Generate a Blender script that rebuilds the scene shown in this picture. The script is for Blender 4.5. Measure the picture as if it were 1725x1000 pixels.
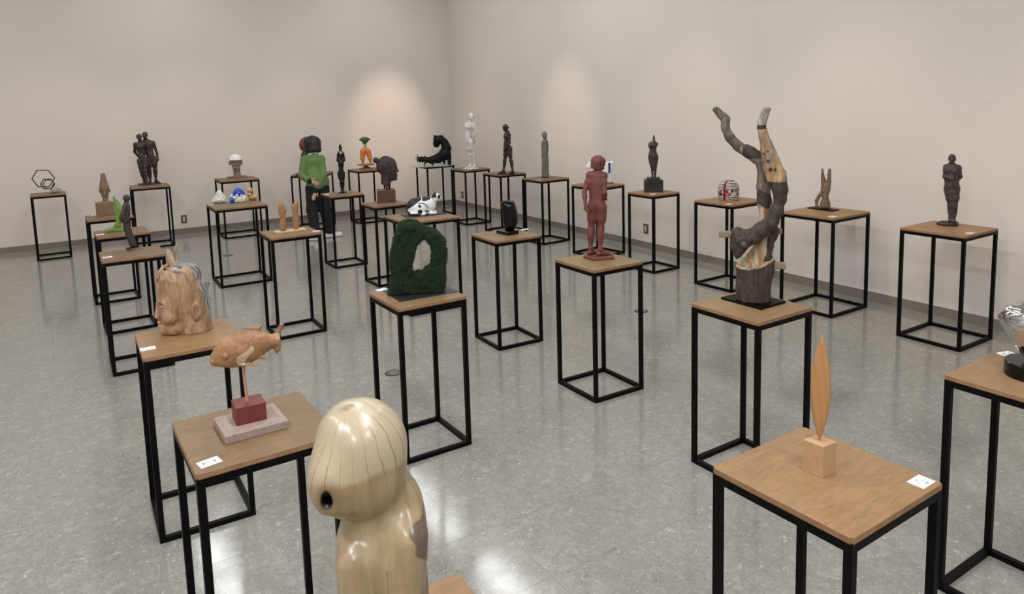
import bpy, bmesh, math, random
import numpy as np
from mathutils import Vector, Matrix

random.seed(7); np.random.seed(7)
for o in list(bpy.data.objects): bpy.data.objects.remove(o)
scn = bpy.context.scene
COL = scn.collection

# ------------------------------------------------------------------ camera
F_PX, PITCH, ROLL, CY, CAM_H = 1222.0, 0.1213, -0.0289, -183.7, 1.955
cam = bpy.data.cameras.new('camera'); cam_o = bpy.data.objects.new('camera', cam); COL.objects.link(cam_o)
cam.sensor_fit = 'HORIZONTAL'; cam.sensor_width = 36.0; cam.lens = 36.0 * F_PX / 1725.0
cam.shift_y = CY / 1725.0
cam.clip_start = 0.05; cam.clip_end = 200
fw = Vector((0, math.cos(PITCH), -math.sin(PITCH))); upv = Vector((0, math.sin(PITCH), math.cos(PITCH))); rt = Vector((1, 0, 0))
c_, s_ = math.cos(ROLL), math.sin(ROLL)
r2 = rt * c_ + upv * s_
u2 = upv * c_ - rt * s_
cam_o.matrix_world = Matrix(((r2.x, u2.x, -fw.x, 0), (r2.y, u2.y, -fw.y, 0), (r2.z, u2.z, -fw.z, CAM_H), (0, 0, 0, 1)))
scn.camera = cam_o

# ------------------------------------------------------------------ world, lights, exposure
scn.view_settings.view_transform = 'Standard'; scn.view_settings.look = 'None'
scn.view_settings.gamma = 1.0; scn.view_settings.use_curve_mapping = False
scn.view_settings.exposure = -0.08
wd = bpy.data.worlds.new('world'); scn.world = wd; wd.use_nodes = True
wd.node_tree.nodes['Background'].inputs[0].default_value = (0.8, 0.85, 0.9, 1); wd.node_tree.nodes['Background'].inputs[1].default_value = 0.02

PHI = 0.5500
KX, KY = -1.120, 13.81                       # room corner in view
UX, UY = math.cos(PHI), math.sin(PHI)         # along the left wall, towards the corner
VX, VY = -math.sin(PHI), math.cos(PHI)        # along the right wall, towards the corner
LU, LV, CEIL = 10.5, 16.5, 4.7
def room(a, b, z=0.0):                        # a metres from the right wall, b metres from the left wall
    return Vector((KX - UX * a - VX * b, KY - UY * a - VY * b, z))
def area(name, loc, sx, sy, power, col, rot=(0, 0, PHI)):
    l = bpy.data.lights.new(name, 'AREA'); l.shape = 'RECTANGLE'; l.size = sx; l.size_y = sy; l.energy = power; l.color = col
    o = bpy.data.objects.new(name, l); COL.objects.link(o); o.location = loc; o.rotation_euler = rot
    return o
COOL = (0.965, 0.985, 1.0); WARM = (1.0, 0.69, 0.51)
for a, row in ((1.7, ((1.9, 30), (4.9, 44), (8.0, 30))), (4.9, ((1.9, 30), (4.9, 30), (8.0, 48), (11.2, 96), (14.4, 100))), (8.1, ((1.9, 32), (4.9, 32), (8.0, 50), (11.2, 120), (14.4, 130)))):   # rows of ceiling strip lights
    for b, pw in row:
        area('ceiling_strip_light', room(a, b, CEIL - 0.06), 0.35, 2.2, pw, COOL)
def spot(loc, target, power, size, col=WARM, blend=0.75):
    l = bpy.data.lights.new('wall_spot_light', 'SPOT'); l.energy = power; l.spot_size = size; l.spot_blend = blend; l.color = col; l.shadow_soft_size = 0.05
    o = bpy.data.objects.new('wall_spot_light', l); COL.objects.link(o); o.location = loc
    o.rotation_euler = (target - loc).to_track_quat('-Z', 'Y').to_euler()
for a, z, pw, an in ((1.25, 1.45, 380, 30), (2.9, 1.0, 95, 42), (4.6, 1.0, 85, 44), (6.3, 1.0, 85, 46), (8.2, 1.0, 85, 48)):
    spot(room(a, 2.7, CEIL - 0.3), room(a, 0.0, z), pw, math.radians(an), blend=1.0)
for b, z, pw, an in ((1.1, 0.9, 55, 40), (3.75, 1.55, 190, 28), (6.2, 0.7, 110, 48), (8.3, 0.5, 112, 50), (10.4, 0.5, 115, 52), (12.6, 0.5, 105, 52)):
    spot(room(2.7, b, CEIL - 0.3), room(0.0, b, z), pw, math.radians(an), blend=1.0)

# ------------------------------------------------------------------ helpers
def link(o, parent=None):
    COL.objects.link(o)
    if parent is not None: o.parent = parent
    return o
def tag(o, label=None, cat=None, group=None, kind=None):
    if label: o['label'] = label
    if cat: o['category'] = cat
    if group: o['group'] = group
    if kind: o['kind'] = kind
    return o
def empty(name, loc, rz=0.0, label=None, cat=None, group=None):
    o = bpy.data.objects.new(name, None); o.empty_display_size = 0.1
    o.location = loc; o.rotation_euler = (0, 0, rz); link(o)
    return tag(o, label, cat, group)
def mesh_obj(name, me, mat=None, parent=None, smooth=False):
    if mat is not None:
        me.materials.clear()
        for m in (mat if isinstance(mat, (list, tuple)) else [mat]): me.materials.append(m)
    if smooth: me.polygons.foreach_set('use_smooth', [True] * len(me.polygons))
    return link(bpy.data.objects.new(name, me), parent)
def bm_obj(name, bm, mat, parent=None, smooth=False):
    me = bpy.data.meshes.new(name); bmesh.ops.recalc_face_normals(bm, faces=bm.faces); bm.to_mesh(me); bm.free()
    return mesh_obj(name, me, mat, parent, smooth)
def bm_box(bm, c, s, rot=None, bevel=0.0):
    r = bmesh.ops.create_cube(bm, size=1.0); vs = r['verts']
    bmesh.ops.scale(bm, vec=s, verts=vs)
    if bevel > 0:
        es = list({e for v in vs for e in v.link_edges})
        rr = bmesh.ops.bevel(bm, geom=es, offset=bevel, segments=1, affect='EDGES', profile=0.5)
        vs = list({v for f in rr['faces'] for v in f.verts} | {v for v in vs if v.is_valid})
    if rot is not None: bmesh.ops.rotate(bm, cent=(0, 0, 0), matrix=rot, verts=vs)
    bmesh.ops.translate(bm, vec=c, verts=vs)
    return vs
def box(name, c, s, mat, parent=None, bevel=0.0, rz=0.0):
    bm = bmesh.new(); bm_box(bm, c, s, Matrix.Rotation(rz, 3, 'Z') if rz else None, bevel)
    return bm_obj(name, bm, mat, parent)
def lathe(name, prof, mat, parent=None, n=40, smooth=True, c=(0, 0, 0), sx=1.0, sy=1.0):
    """closed solid of revolution; prof = [(r, z), ...] bottom to top"""
    V, Fc = [], []
    for r, z in prof:
        for i in range(n):
            a = 2 * math.pi * i / n; V.append((c[0] + r * sx * math.cos(a), c[1] + r * sy * math.sin(a), c[2] + z))
    for j in range(len(prof) - 1):
        for i in range(n):
            k = (i + 1) % n; Fc.append((j * n + i, j * n + k, (j + 1) * n + k, (j + 1) * n + i))
    Fc.append(tuple(range(n))[::-1]); Fc.append(tuple((len(prof) - 1) * n + i for i in range(n)))
    me = bpy.data.meshes.new(name); me.from_pydata(V, [], Fc)
    o = mesh_obj(name, me, mat, parent, smooth)
    if smooth: edge_split(o)
    return o
def edge_split(o, ang=40):
    try: o.data.set_sharp_from_angle(angle=math.radians(ang))
    except Exception: pass
def tube(name, pts, rad, mat, parent=None, n=12, flat=None):
    """swept tube through pts with radius list"""
    pts = [Vector(p) for p in pts]; V, Fc = [], []
    if not isinstance(rad, (list, tuple)): rad = [rad] * len(pts)
    up = Vector((0.13, 0.31, 0.94)); prev = None
    for i, p in enumerate(pts):
        t = (pts[min(i + 1, len(pts) - 1)] - pts[max(i - 1, 0)]).normalized()
        if prev is None: a = t.cross(up).normalized()
        else: a = (prev - t * prev.dot(t)).normalized()
        prev = a; b = t.cross(a)
        for k in range(n):
            an = 2 * math.pi * k / n; V.append(p + (a * math.cos(an) + b * math.sin(an)) * rad[i])
    for i in range(len(pts) - 1):
        for k in range(n):
            k2 = (k + 1) % n; Fc.append((i * n + k, i * n + k2, (i + 1) * n + k2, (i + 1) * n + k))
    Fc.append(tuple(range(n))[::-1]); Fc.append(tuple((len(pts) - 1) * n + k for k in range(n)))
    me = bpy.data.meshes.new(name); me.from_pydata([tuple(v) for v in V], [], Fc)
    o = mesh_obj(name, me, mat, parent, True); edge_split(o, 60)
    return o
def prism(name, outline, th, mat, parent=None, c=(0, 0, 0), bevel=0.0, rz=0.0, smooth=False):
    """outline in (x, z), thickness along y, centred"""
    bm = bmesh.new()
    vs = [bm.verts.new((x, -th / 2, z)) for x, z in outline]
    f = bm.faces.new(vs)
    r = bmesh.ops.extrude_face_region(bm, geom=[f])
    bmesh.ops.translate(bm, vec=(0, th, 0), verts=[v for v in r['geom'] if isinstance(v, bmesh.types.BMVert)])
    if bevel: bmesh.ops.bevel(bm, geom=list(bm.edges), offset=bevel, segments=2, affect='EDGES')
    if rz: bmesh.ops.rotate(bm, cent=(0, 0, 0), matrix=Matrix.Rotation(rz, 3, 'Z'), verts=bm.verts)
    bmesh.ops.translate(bm, vec=c, verts=bm.verts)
    return bm_obj(name, bm, mat, parent, smooth)

# ------------------------------------------------------------------ materials
def srgb(*c):
    return tuple(((v / 255 / 12.92) if v / 255 <= 0.04045 else ((v / 255 + 0.055) / 1.055) ** 2.4) for v in c) + (1.0,)
class NT:
    def __init__(s, name):
        s.m = bpy.data.materials.new(name); s.m.use_nodes = True; s.t = s.m.node_tree; s.b = s.t.nodes['Principled BSDF']
    def n(s, typ, **kw):
        nd = s.t.nodes.new(typ)
        for k, v in kw.items():
            if k.startswith('i_'): nd.inputs[int(k[2:]) if k[2:].isdigit() else k[2:].replace('_', ' ')].default_value = v
            else: setattr(nd, k, v)
        return nd
    def l(s, a, b, oa=0, ib=0): s.t.links.new(a.outputs[oa], b.inputs[ib])
    def coord(s, kind='Object', scale=(1, 1, 1), rot=(0, 0, 0)):
        tc = s.n('ShaderNodeTexCoord'); mp = s.n('ShaderNodeMapping'); mp.inputs['Scale'].default_value = scale; mp.inputs['Rotation'].default_value = rot
        s.l(tc, mp, kind, 0); return mp
    def noise(s, co, scale=5, detail=4, rough=0.55, dist=0.0):
        t = s.n('ShaderNodeTexNoise'); t.inputs['Scale'].default_value = scale; t.inputs['Detail'].default_value = detail
        t.inputs['Roughness'].default_value = rough; t.inputs['Distortion'].default_value = dist
        if co is not None: s.l(co, t, 0, 'Vector')
        return t
    def ramp(s, src, stops, out='Fac'):
        r = s.n('ShaderNodeValToRGB'); e = r.color_ramp.elements
        while len(e) < len(stops): e.new(0.5)
        for i, (p, c) in enumerate(stops): e[i].position = p; e[i].color = c
        s.t.links.new(src.outputs[out] if out in src.outputs else src.outputs[0], r.inputs[0]); return r
    def mix(s, fac, a, b, mode='MIX'):
        m = s.n('ShaderNodeMix', data_type='RGBA', blend_type=mode)
        for sock, v in ((m.inputs[0], fac), (m.inputs[6], a), (m.inputs[7], b)):
            if isinstance(v, bpy.types.NodeSocket): s.t.links.new(v, sock)
            elif isinstance(v, bpy.types.Node): s.t.links.new(v.outputs[0], sock)
            else: sock.default_value = v
        return m.outputs[2]
    def color(s, v):
        if isinstance(v, bpy.types.NodeSocket): s.t.links.new(v, s.b.inputs['Base Color'])
        elif isinstance(v, bpy.types.Node): s.t.links.new(v.outputs[0], s.b.inputs['Base Color'])
        else: s.b.inputs['Base Color'].default_value = v
    def bump(s, src, strength=0.2, dist=0.01, out=0):
        b = s.n('ShaderNodeBump'); b.inputs['Strength'].default_value = strength; b.inputs['Distance'].default_value = dist
        s.t.links.new(src.outputs[out] if isinstance(src, bpy.types.Node) else src, b.inputs['Height']); s.l(b, s.b, 0, 'Normal')
    def rough(s, v): s.b.inputs['Roughness'].default_value = v
MATS = {}
def mottled(name, c1, c2, scale=8, rough=0.6, bump=0.1, metallic=0.0, stretch=(1, 1, 1), c3=None, detail=5, bdist=0.004, bscale=None, spec=0.5, coat=0.0):
    if name in MATS: return MATS[name]
    N = NT(name); co = N.coord('Object', stretch)
    t = N.noise(co, scale, detail, 0.6)
    st = [(0.32, c1), (0.68, c2)] if c3 is None else [(0.3, c1), (0.5, c2), (0.7, c3)]
    N.color(N.ramp(t, st)); N.rough(rough); N.b.inputs['Metallic'].default_value = metallic
    N.b.inputs['Specular IOR Level'].default_value = spec
    if coat: N.b.inputs['Coat Weight'].default_value = coat; N.b.inputs['Coat Roughness'].default_value = 0.15
    if bump:
        t2 = N.noise(co, bscale or scale * 3, 4, 0.6); N.bump(t2, bump, bdist)
    MATS[name] = N.m; return N.m
def wood(name, c1, c2, c3, axis='z', scale=1.0, rough=0.55, rings=14.0, bump=0.06, coat=0.0, dist=2.2):
    if name in MATS: return MATS[name]
    N = NT(name); st = {'x': (0.12, 1, 1), 'y': (1, 0.12, 1), 'z': (1, 1, 0.12)}[axis]
    co = N.coord('Object', tuple(v * scale for v in st))
    w = N.n('ShaderNodeTexWave', wave_type='RINGS' if False else 'BANDS', bands_direction='DIAGONAL'); w.inputs['Scale'].default_value = rings; w.inputs['Distortion'].default_value = dist * 3; w.inputs['Detail'].default_value = 3; w.inputs['Detail Scale'].default_value = 1.2
    N.l(co, w, 0, 0)
    f = N.noise(co, 45, 5, 0.65); big = N.noise(co, 4, 3, 0.5)
    a = N.ramp(w, [(0.0, c1), (0.55, c2), (1.0, c3)])
    m1 = N.mix(0.45, a, N.ramp(f, [(0.3, c1), (0.7, c3)]))
    m2 = N.mix(0.35, m1, N.ramp(big, [(0.35, c1), (0.65, c2)]))
    N.color(m2); N.rough(rough); N.bump(f, bump, 0.003)
    if coat: N.b.inputs['Coat Weight'].default_value = coat; N.b.inputs['Coat Roughness'].default_value = 0.12
    MATS[name] = N.m; return N.m

def m_wall():
    N = NT('wall_cloth'); co = N.coord('Object', (1, 1, 1))
    big = N.noise(co, 0.7, 3, 0.5); st = N.coord('Object', (3, 3, 60)); lines = N.noise(st, 4, 3, 0.6)
    scuffc = N.coord('Object', (1.2, 1.2, 5)); scuff = N.noise(scuffc, 2.6, 6, 0.75)
    base = N.mix(0.5, srgb(215, 208, 201), N.ramp(big, [(0.35, srgb(210, 203, 196)), (0.65, srgb(219, 212, 206))]))
    dirt = N.ramp(scuff, [(0.24, srgb(178, 168, 156)), (0.33, (1, 1, 1, 1))])
    N.color(N.mix(0.35, base, dirt, 'MULTIPLY')); N.rough(0.85); N.b.inputs['Specular IOR Level'].default_value = 0.2
    N.bump(lines, 0.12, 0.002); return N.m
def m_floor():
    P_ = 0.446; N = NT('vinyl_tile')
    tc = N.n('ShaderNodeTexCoord'); geo = N.n('ShaderNodeNewGeometry')
    rot = N.n('ShaderNodeVectorRotate', rotation_type='Z_AXIS'); rot.inputs['Angle'].default_value = -PHI
    N.l(geo, rot, 'Position', 'Vector')
    sub = N.n('ShaderNodeVectorMath', operation='SUBTRACT'); sub.inputs[1].default_value = (T_U0, T_V0, 0); N.l(rot, sub)
    div = N.n('ShaderNodeVectorMath', operation='SCALE'); div.inputs['Scale'].default_value = 1 / P_; N.l(sub, div)
    fl = N.n('ShaderNodeVectorMath', operation='FLOOR'); N.l(div, fl)
    wn = N.n('ShaderNodeTexWhiteNoise', noise_dimensions='2D'); N.l(fl, wn, 0, 'Vector')
    off = N.n('ShaderNodeVectorMath', operation='SCALE'); off.inputs['Scale'].default_value = 37.0; N.l(wn, off, 'Color', 0)
    add = N.n('ShaderNodeVectorMath', operation='ADD'); N.l(sub, add); N.l(off, add, 0, 1)
    mp = N.n('ShaderNodeMapping'); mp.inputs['Scale'].default_value = (1.0, 1.0, 1.0); N.l(add, mp)
    big = N.noise(mp, 9, 4, 0.6, 0.8); mid = N.noise(mp, 30, 5, 0.65, 1.4); fine = N.noise(mp, 110, 4, 0.62, 0.4); spk = N.noise(mp, 46, 3, 0.6, 1.0); wht = N.noise(mp, 24, 4, 0.6, 2.2); chip = N.n('ShaderNodeTexVoronoi'); chip.inputs['Scale'].default_value = 30; chip.inputs['Randomness'].default_value = 1.0
    wv = N.n('ShaderNodeVectorMath', operation='ADD'); sc_ = N.n('ShaderNodeVectorMath', operation='SCALE'); sc_.inputs['Scale'].default_value = 0.05; N.l(mid, sc_, 'Color', 0); N.l(mp, wv); N.l(sc_, wv, 0, 1); N.l(wv, chip, 0, 'Vector')
    c = N.mix(0.5, N.ramp(mid, [(0.30, srgb(113, 110, 101)), (0.52, srgb(139, 137, 128)), (0.72, srgb(163, 161, 153))]), N.ramp(big, [(0.3, srgb(127, 125, 116)), (0.7, srgb(146, 144, 136))]))
    c = N.mix(0.35, c, N.ramp(fine, [(0.3, srgb(105, 103, 97)), (0.7, srgb(170, 170, 165))]))
    c = N.mix(N.ramp(chip, [(0.66, (0, 0, 0, 1)), (0.90, (0.30, 0.30, 0.30, 1))], 'Color').outputs[0], c, srgb(174, 173, 166))
    c = N.mix(N.ramp(wht, [(0.61, (0, 0, 0, 1)), (0.69, (0.75, 0.75, 0.75, 1))]).outputs[0], c, srgb(191, 192, 187))
    c = N.mix(N.ramp(spk, [(0.27, (0.85, 0.85, 0.85, 1)), (0.33, (0, 0, 0, 1))]).outputs[0], c, srgb(74, 72, 66))
    N.color(c)
    rr = N.ramp(N.noise(mp, 5, 3, 0.6), [(0.3, (0.09, 0.09, 0.09, 1)), (0.7, (0.17, 0.17, 0.17, 1))]); N.l(rr, N.b, 0, 'Roughness')
    N.b.inputs['Specular IOR Level'].default_value = 0.5
    N.bump(fine, 0.03, 0.001); return N.m
T_U0, T_V0, PITCH_T = 0.212, 2.745, 0.446
M_WALL = m_wall(); M_FLOOR = m_floor()
M_BASE = mottled('baseboard_vinyl', srgb(118, 111, 102), srgb(126, 119, 110), 3, 0.55, 0)
M_SUB = mottled('floor_joint', srgb(104, 102, 96), srgb(206, 206, 202), 4, 0.5, 0)
M_CEIL = mottled('ceiling_paint', srgb(222, 221, 216), srgb(228, 227, 222), 2, 0.9, 0)
M_STEEL = mottled('black_steel', srgb(3, 3, 4), srgb(6, 6, 7), 6, 0.5, 0.04, spec=0.12)
def m_board():
    N = NT('plywood_board'); oi = N.n('ShaderNodeObjectInfo')
    tc = N.n('ShaderNodeTexCoord'); off = N.n('ShaderNodeVectorMath', operation='SCALE'); N.l(oi, off, 'Random', 0)
    cmb = N.n('ShaderNodeCombineXYZ'); mul = N.n('ShaderNodeMath', operation='MULTIPLY'); mul.inputs[1].default_value = 23.7; N.l(oi, mul, 'Random', 0)
    N.l(mul, cmb, 0, 0); N.l(mul, cmb, 0, 1)
    add = N.n('ShaderNodeVectorMath', operation='ADD'); N.l(tc, add, 'Object', 0); N.l(cmb, add, 0, 1)
    mp = N.n('ShaderNodeMapping'); mp.inputs['Scale'].default_value = (1, 5.5, 1); N.l(add, mp)
    big = N.noise(add, 5, 4, 0.6, 0.5); gr = N.noise(mp, 9, 6, 0.65, 0.8); fine = N.noise(mp, 40, 4, 0.6)
    c = N.mix(0.5, N.ramp(big, [(0.3, srgb(116, 91, 62)), (0.7, srgb(150, 121, 88))]), N.ramp(gr, [(0.3, srgb(110, 85, 58)), (0.55, srgb(142, 113, 80)), (0.75, srgb(162, 133, 98))]))
    c = N.mix(0.25, c, N.ramp(fine, [(0.3, srgb(106, 81, 54)), (0.7, srgb(164, 135, 100))]))
    c = N.mix(1.0, c, oi.outputs['Color'], 'MULTIPLY')
    N.color(c); N.rough(0.5); N.bump(fine, 0.05, 0.002); return N.m
def m_ply_edge():
    N = NT('plywood_edge'); co = N.coord('Object', (1, 1, 1)); sx = N.n('ShaderNodeSeparateXYZ'); N.l(co, sx)
    mul = N.n('ShaderNodeMath', operation='MULTIPLY'); mul.inputs[1].default_value = 165.0; N.l(sx, mul, 'Z', 0)
    fr = N.n('ShaderNodeMath', operation='FRACT'); N.l(mul, fr)
    c = N.ramp(fr, [(0.0, srgb(120, 84, 56)), (0.35, srgb(126, 90, 60)), (0.45, srgb(158, 120, 86)), (1.0, srgb(150, 112, 78))], 'Value')
    t = N.noise(co, 30, 4); N.color(N.mix(0.3, c, N.ramp(t, [(0.3, srgb(96, 66, 44)), (0.7, srgb(160, 124, 92))]))); N.rough(0.65); return N.m
M_BOARD = m_board(); M_EDGE = m_ply_edge()

# ------------------------------------------------------------------ the room
def wall(name, p0, p1, z0, z1, th, mat, inward):
    """vertical slab whose inner face runs p0-p1"""
    d = (p1 - p0); L = d.length; mid = (p0 + p1) / 2; ang = math.atan2(d.y, d.x)
    o = box(name, (0, 0, 0), (L, th, z1 - z0), mat)
    o.location = (mid.x - inward.x * th / 2, mid.y - inward.y * th / 2, (z0 + z1) / 2); o.rotation_euler = (0, 0, ang)
    return tag(o, kind='structure')
U = Vector((UX, UY, 0)); V = Vector((VX, VY, 0))
c0, cL, cR, cB = room(0, 0), room(LU, 0), room(0, LV), room(LU, LV)
wall('wall_left', cL, c0, 0, CEIL, 0.2, M_WALL, -V)
wall('wall_right', c0, cR, 0, CEIL, 0.2, M_WALL, -U)
wall('wall_near', cR, cB, 0, CEIL, 0.2, M_WALL, V)
wall('wall_far_left', cB, cL, 0, CEIL, 0.2, M_WALL, U)
wall('baseboard_left', cL - V * 0.008, c0 - V * 0.008, 0, 0.085, 0.008, M_BASE, -V)
wall('baseboard_right', c0 - U * 0.008, cR - U * 0.008, 0, 0.085, 0.008, M_BASE, -U)
ce = box('ceiling', (0, 0, 0), (LU + .4, LV + .4, 0.2), M_CEIL); m_ = room(LU / 2, LV / 2, CEIL + 0.1); ce.location = m_; ce.rotation_euler = (0, 0, PHI); tag(ce, kind='structure')
fl = box('floor', (0, 0, 0), (LU + .4, LV + .4, 0.2), M_SUB); fl.location = room(LU / 2, LV / 2, -0.1010); fl.rotation_euler = (0, 0, PHI); tag(fl, kind='structure')

def in_view(x, y, z, margin=60):
    v = Vector((x, y, z - CAM_H)); d = v.dot(fw)
    if d < 0.3: return None
    px = 862.5 + F_PX * v.dot(r2) / d; py = 500 + CY - F_PX * v.dot(u2) / d
    return px, py, d
tiles = []
for i in range(-60, 60):
    for j in range(-60, 60):
        cu, cv = T_U0 + (i + .5) * PITCH_T, T_V0 + (j + .5) * PITCH_T
        x, y = cu * UX + cv * VX, cu * UY + cv * VY
        ra = (KX - x) * UX + (KY - y) * UY; rb = (KX - x) * VX + (KY - y) * VY
        h = PITCH_T / 2
        a0, a1, b0, b1 = max(ra - h, 0), min(ra + h, LU), max(rb - h, 0), min(rb + h, LV)
        if a1 - a0 < 0.004 or b1 - b0 < 0.004: continue
        q = in_view(x, y, 0); vis = q is not None and -150 < q[0] < 1875 and 150 < q[1] < 1180
        tiles.append((0 if vis else 1, q[2] if q else 99, a0, a1, b0, b1))
tiles.sort()
g_ = 0.0006
full = None; rest_v, rest_f = [], []
flinv = None
for n_, (nv, dd, a0, a1, b0, b1) in enumerate(tiles):
    if n_ < 300 and nv == 0:
        whole = (a1 - a0 > PITCH_T - 1e-4) and (b1 - b0 > PITCH_T - 1e-4)
        if whole and full is not None: me = full
        else:
            bm = bmesh.new(); bm_box(bm, (0, 0, 0), (a1 - a0 - 2 * g_, b1 - b0 - 2 * g_, 0.0010), None, 0.0002)
            me = bpy.data.meshes.new('tile'); bm.to_mesh(me); bm.free(); me.materials.append(M_FLOOR)
            if whole: full = me
        o = bpy.data.objects.new('tile', me); link(o, fl)
        o.location = (LU / 2 - (a0 + a1) / 2, LV / 2 - (b0 + b1) / 2, 0.1010 - 0.0005)
    else:
        b = len(rest_v)
        xs = (LU / 2 - a1 + g_, LU / 2 - a0 - g_); ys = (LV / 2 - b1 + g_, LV / 2 - b0 - g_)
        for z in (0.1000, 0.1010):
            for yy in ys:
                for xx in xs: rest_v.append((xx, yy, z))
        rest_f += [(b + 4, b + 5, b + 7, b + 6), (b, b + 1, b + 5, b + 4), (b + 1, b + 3, b + 7, b + 5), (b + 3, b + 2, b + 6, b + 7), (b + 2, b, b + 4, b + 6)]
me = bpy.data.meshes.new('tile_field'); me.from_pydata(rest_v, [], rest_f); o = mesh_obj('tile_field', me, M_FLOOR, fl); tag(o, kind='stuff')

# ------------------------------------------------------------------ display stands
HS = 0.874
STANDS = {
    1: (-6.271, 9.749, 0.563, 0.405, 0.41, 'black steel stand with plywood top under the linked steel hexagons'),
    2: (-4.196, 7.467, 0.576, 0.416, 0.413, 'black steel stand with plywood top under the cone-topped brown wooden head'),
    3: (-3.53, 6.457, 0.585, 0.412, 0.41, 'black steel stand with plywood top under the bright green fin sculpture'),
    4: (-2.921, 5.457, 0.555, 0.42, 0.417, 'black steel stand with plywood top under the leaning dark wooden man'),
    5: (-5.22, 10.401, 0.535, 0.496, 0.489, 'black steel stand with plywood top under the standing dark couple'),
    6: (-1.574, 3.369, 0.549, 0.42, 0.436, 'black steel stand with plywood top under the large rough carved wooden head'),
    7: (-0.901, 2.348, 0.579, 0.442, 0.443, 'black steel stand with plywood top under the carved wooden fish'),
    8: (-0.22, 1.273, 0.55, 0.41, 0.41, 'black steel stand with plywood top under the tall pale polished round-headed wood carving'),
    9: (-4.213, 11.065, 0.556, 0.551, 0.538, 'black steel stand with plywood top under the grey head with white cap'),
    10: (-3.107, 8.102, 0.556, 0.55, 0.55, 'black steel stand with plywood top under the blue and white bead objects'),
    11: (-1.928, 6.181, 0.559, 0.422, 0.4, 'black steel stand with plywood top under the pair of flat wooden torsos'),
    12: (-3.194, 11.579, 0.057, 0.56, 0.538, 'black steel stand with plywood top under the dark figure with red round head'),
    13: (-2.075, 8.798, 0.553, 0.41, 0.408, 'black steel stand with plywood top under the black figure with raised arms'),
    14: (-2.419, 12.034, 0.59, 0.47, 0.45, 'black steel stand with plywood top under the carrot-legged figure'),
    15: (-1.394, 7.843, 0.588, 0.396, 0.39, 'black steel stand with plywood top under the dark brown head with hair bun'),
    16: (-0.877, 6.853, 0.55, 0.545, 0.551, 'black steel stand with plywood top under the black and white cat'),
    17: (-1.319, 12.493, 0.552, 0.52, 0.45, 'black steel stand with plywood top under the green glass plate and black curved beast'),
    18: (-0.665, 11.619, 0.565, 0.455, 0.478, 'black steel stand with plywood top under the white plaster nude'),
    19: (-0.107, 10.755, 0.608, 0.457, 0.462, 'black steel stand with plywood top under the dark bronze walking nude'),
    20: (0.46, 9.893, 0.611, 0.472, 0.455, 'black steel stand with plywood top under the grey-green pillar figure'),
    21: (-0.063, 5.773, 0.529, 0.411, 0.414, 'black steel stand with plywood top under the black polished egg-shaped stone'),
    22: (-0.556, 4.015, 0.568, 0.41, 0.412, 'black steel stand with plywood top under the dark green moss ring sculpture'),
    23: (0.562, 4.744, 0.554, 0.41, 0.42, 'black steel stand with plywood top under the terracotta red nude seen from behind'),
    24: (1.07, 8.974, 0.685, 0.45, 0.48, 'black steel stand with plywood top under the white and blue wing sculpture'),
    25: (1.593, 8.103, 0.577, 0.407, 0.408, 'black steel stand with plywood top under the armless dark torso on marble block'),
    26: (2.208, 7.303, 0.598, 0.51, 0.48, 'black steel stand with plywood top under the black and white striped dome'),
    27: (1.206, 3.615, 0.571, 0.412, 0.425, 'black steel stand with plywood top under the tall branching driftwood sculpture'),
    28: (2.805, 6.433, 0.577, 0.545, 0.525, 'black steel stand with plywood top under the wooden upturned legs on a black plate'),
    29: (3.361, 5.512, 0.56, 0.492, 0.482, 'black steel stand with plywood top under the dark rough bronze figure beside the right wall'),
    30: (0.862, 1.942, 0.585, 0.432, 0.434, 'black steel stand with plywood top under the slender wooden leaf on a pale block'),
    31: (1.903, 2.575, 0.57, 0.41, 0.415, 'black steel stand with plywood top under the polished chrome form on a black disc'),
}
TB, BT = 0.0245, 0.019
TINT = {2: (.70, .70, .70), 3: (.70, .70, .70), 4: (.72, .70, .68), 7: (.70, .70, .70), 6: (.98, .90, .80), 8: (1.0, .88, .78), 10: (.84, .85, .82), 11: (.90, .90, .86), 16: (.92, .92, .90), 21: (.95, .98, .92), 22: (.92, .92, .88), 23: (.94, .98, .90), 25: (1.05, 1.0, .96), 26: (1.08, 1.02, .98), 27: (1.04, 1.04, 1.0), 28: (1.14, 1.08, 1.02), 29: (1.20, 1.10, 1.04), 30: (1.06, .98, .94), 31: (1.06, 1.0, .96)}   # colour multiplier set board by board
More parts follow.
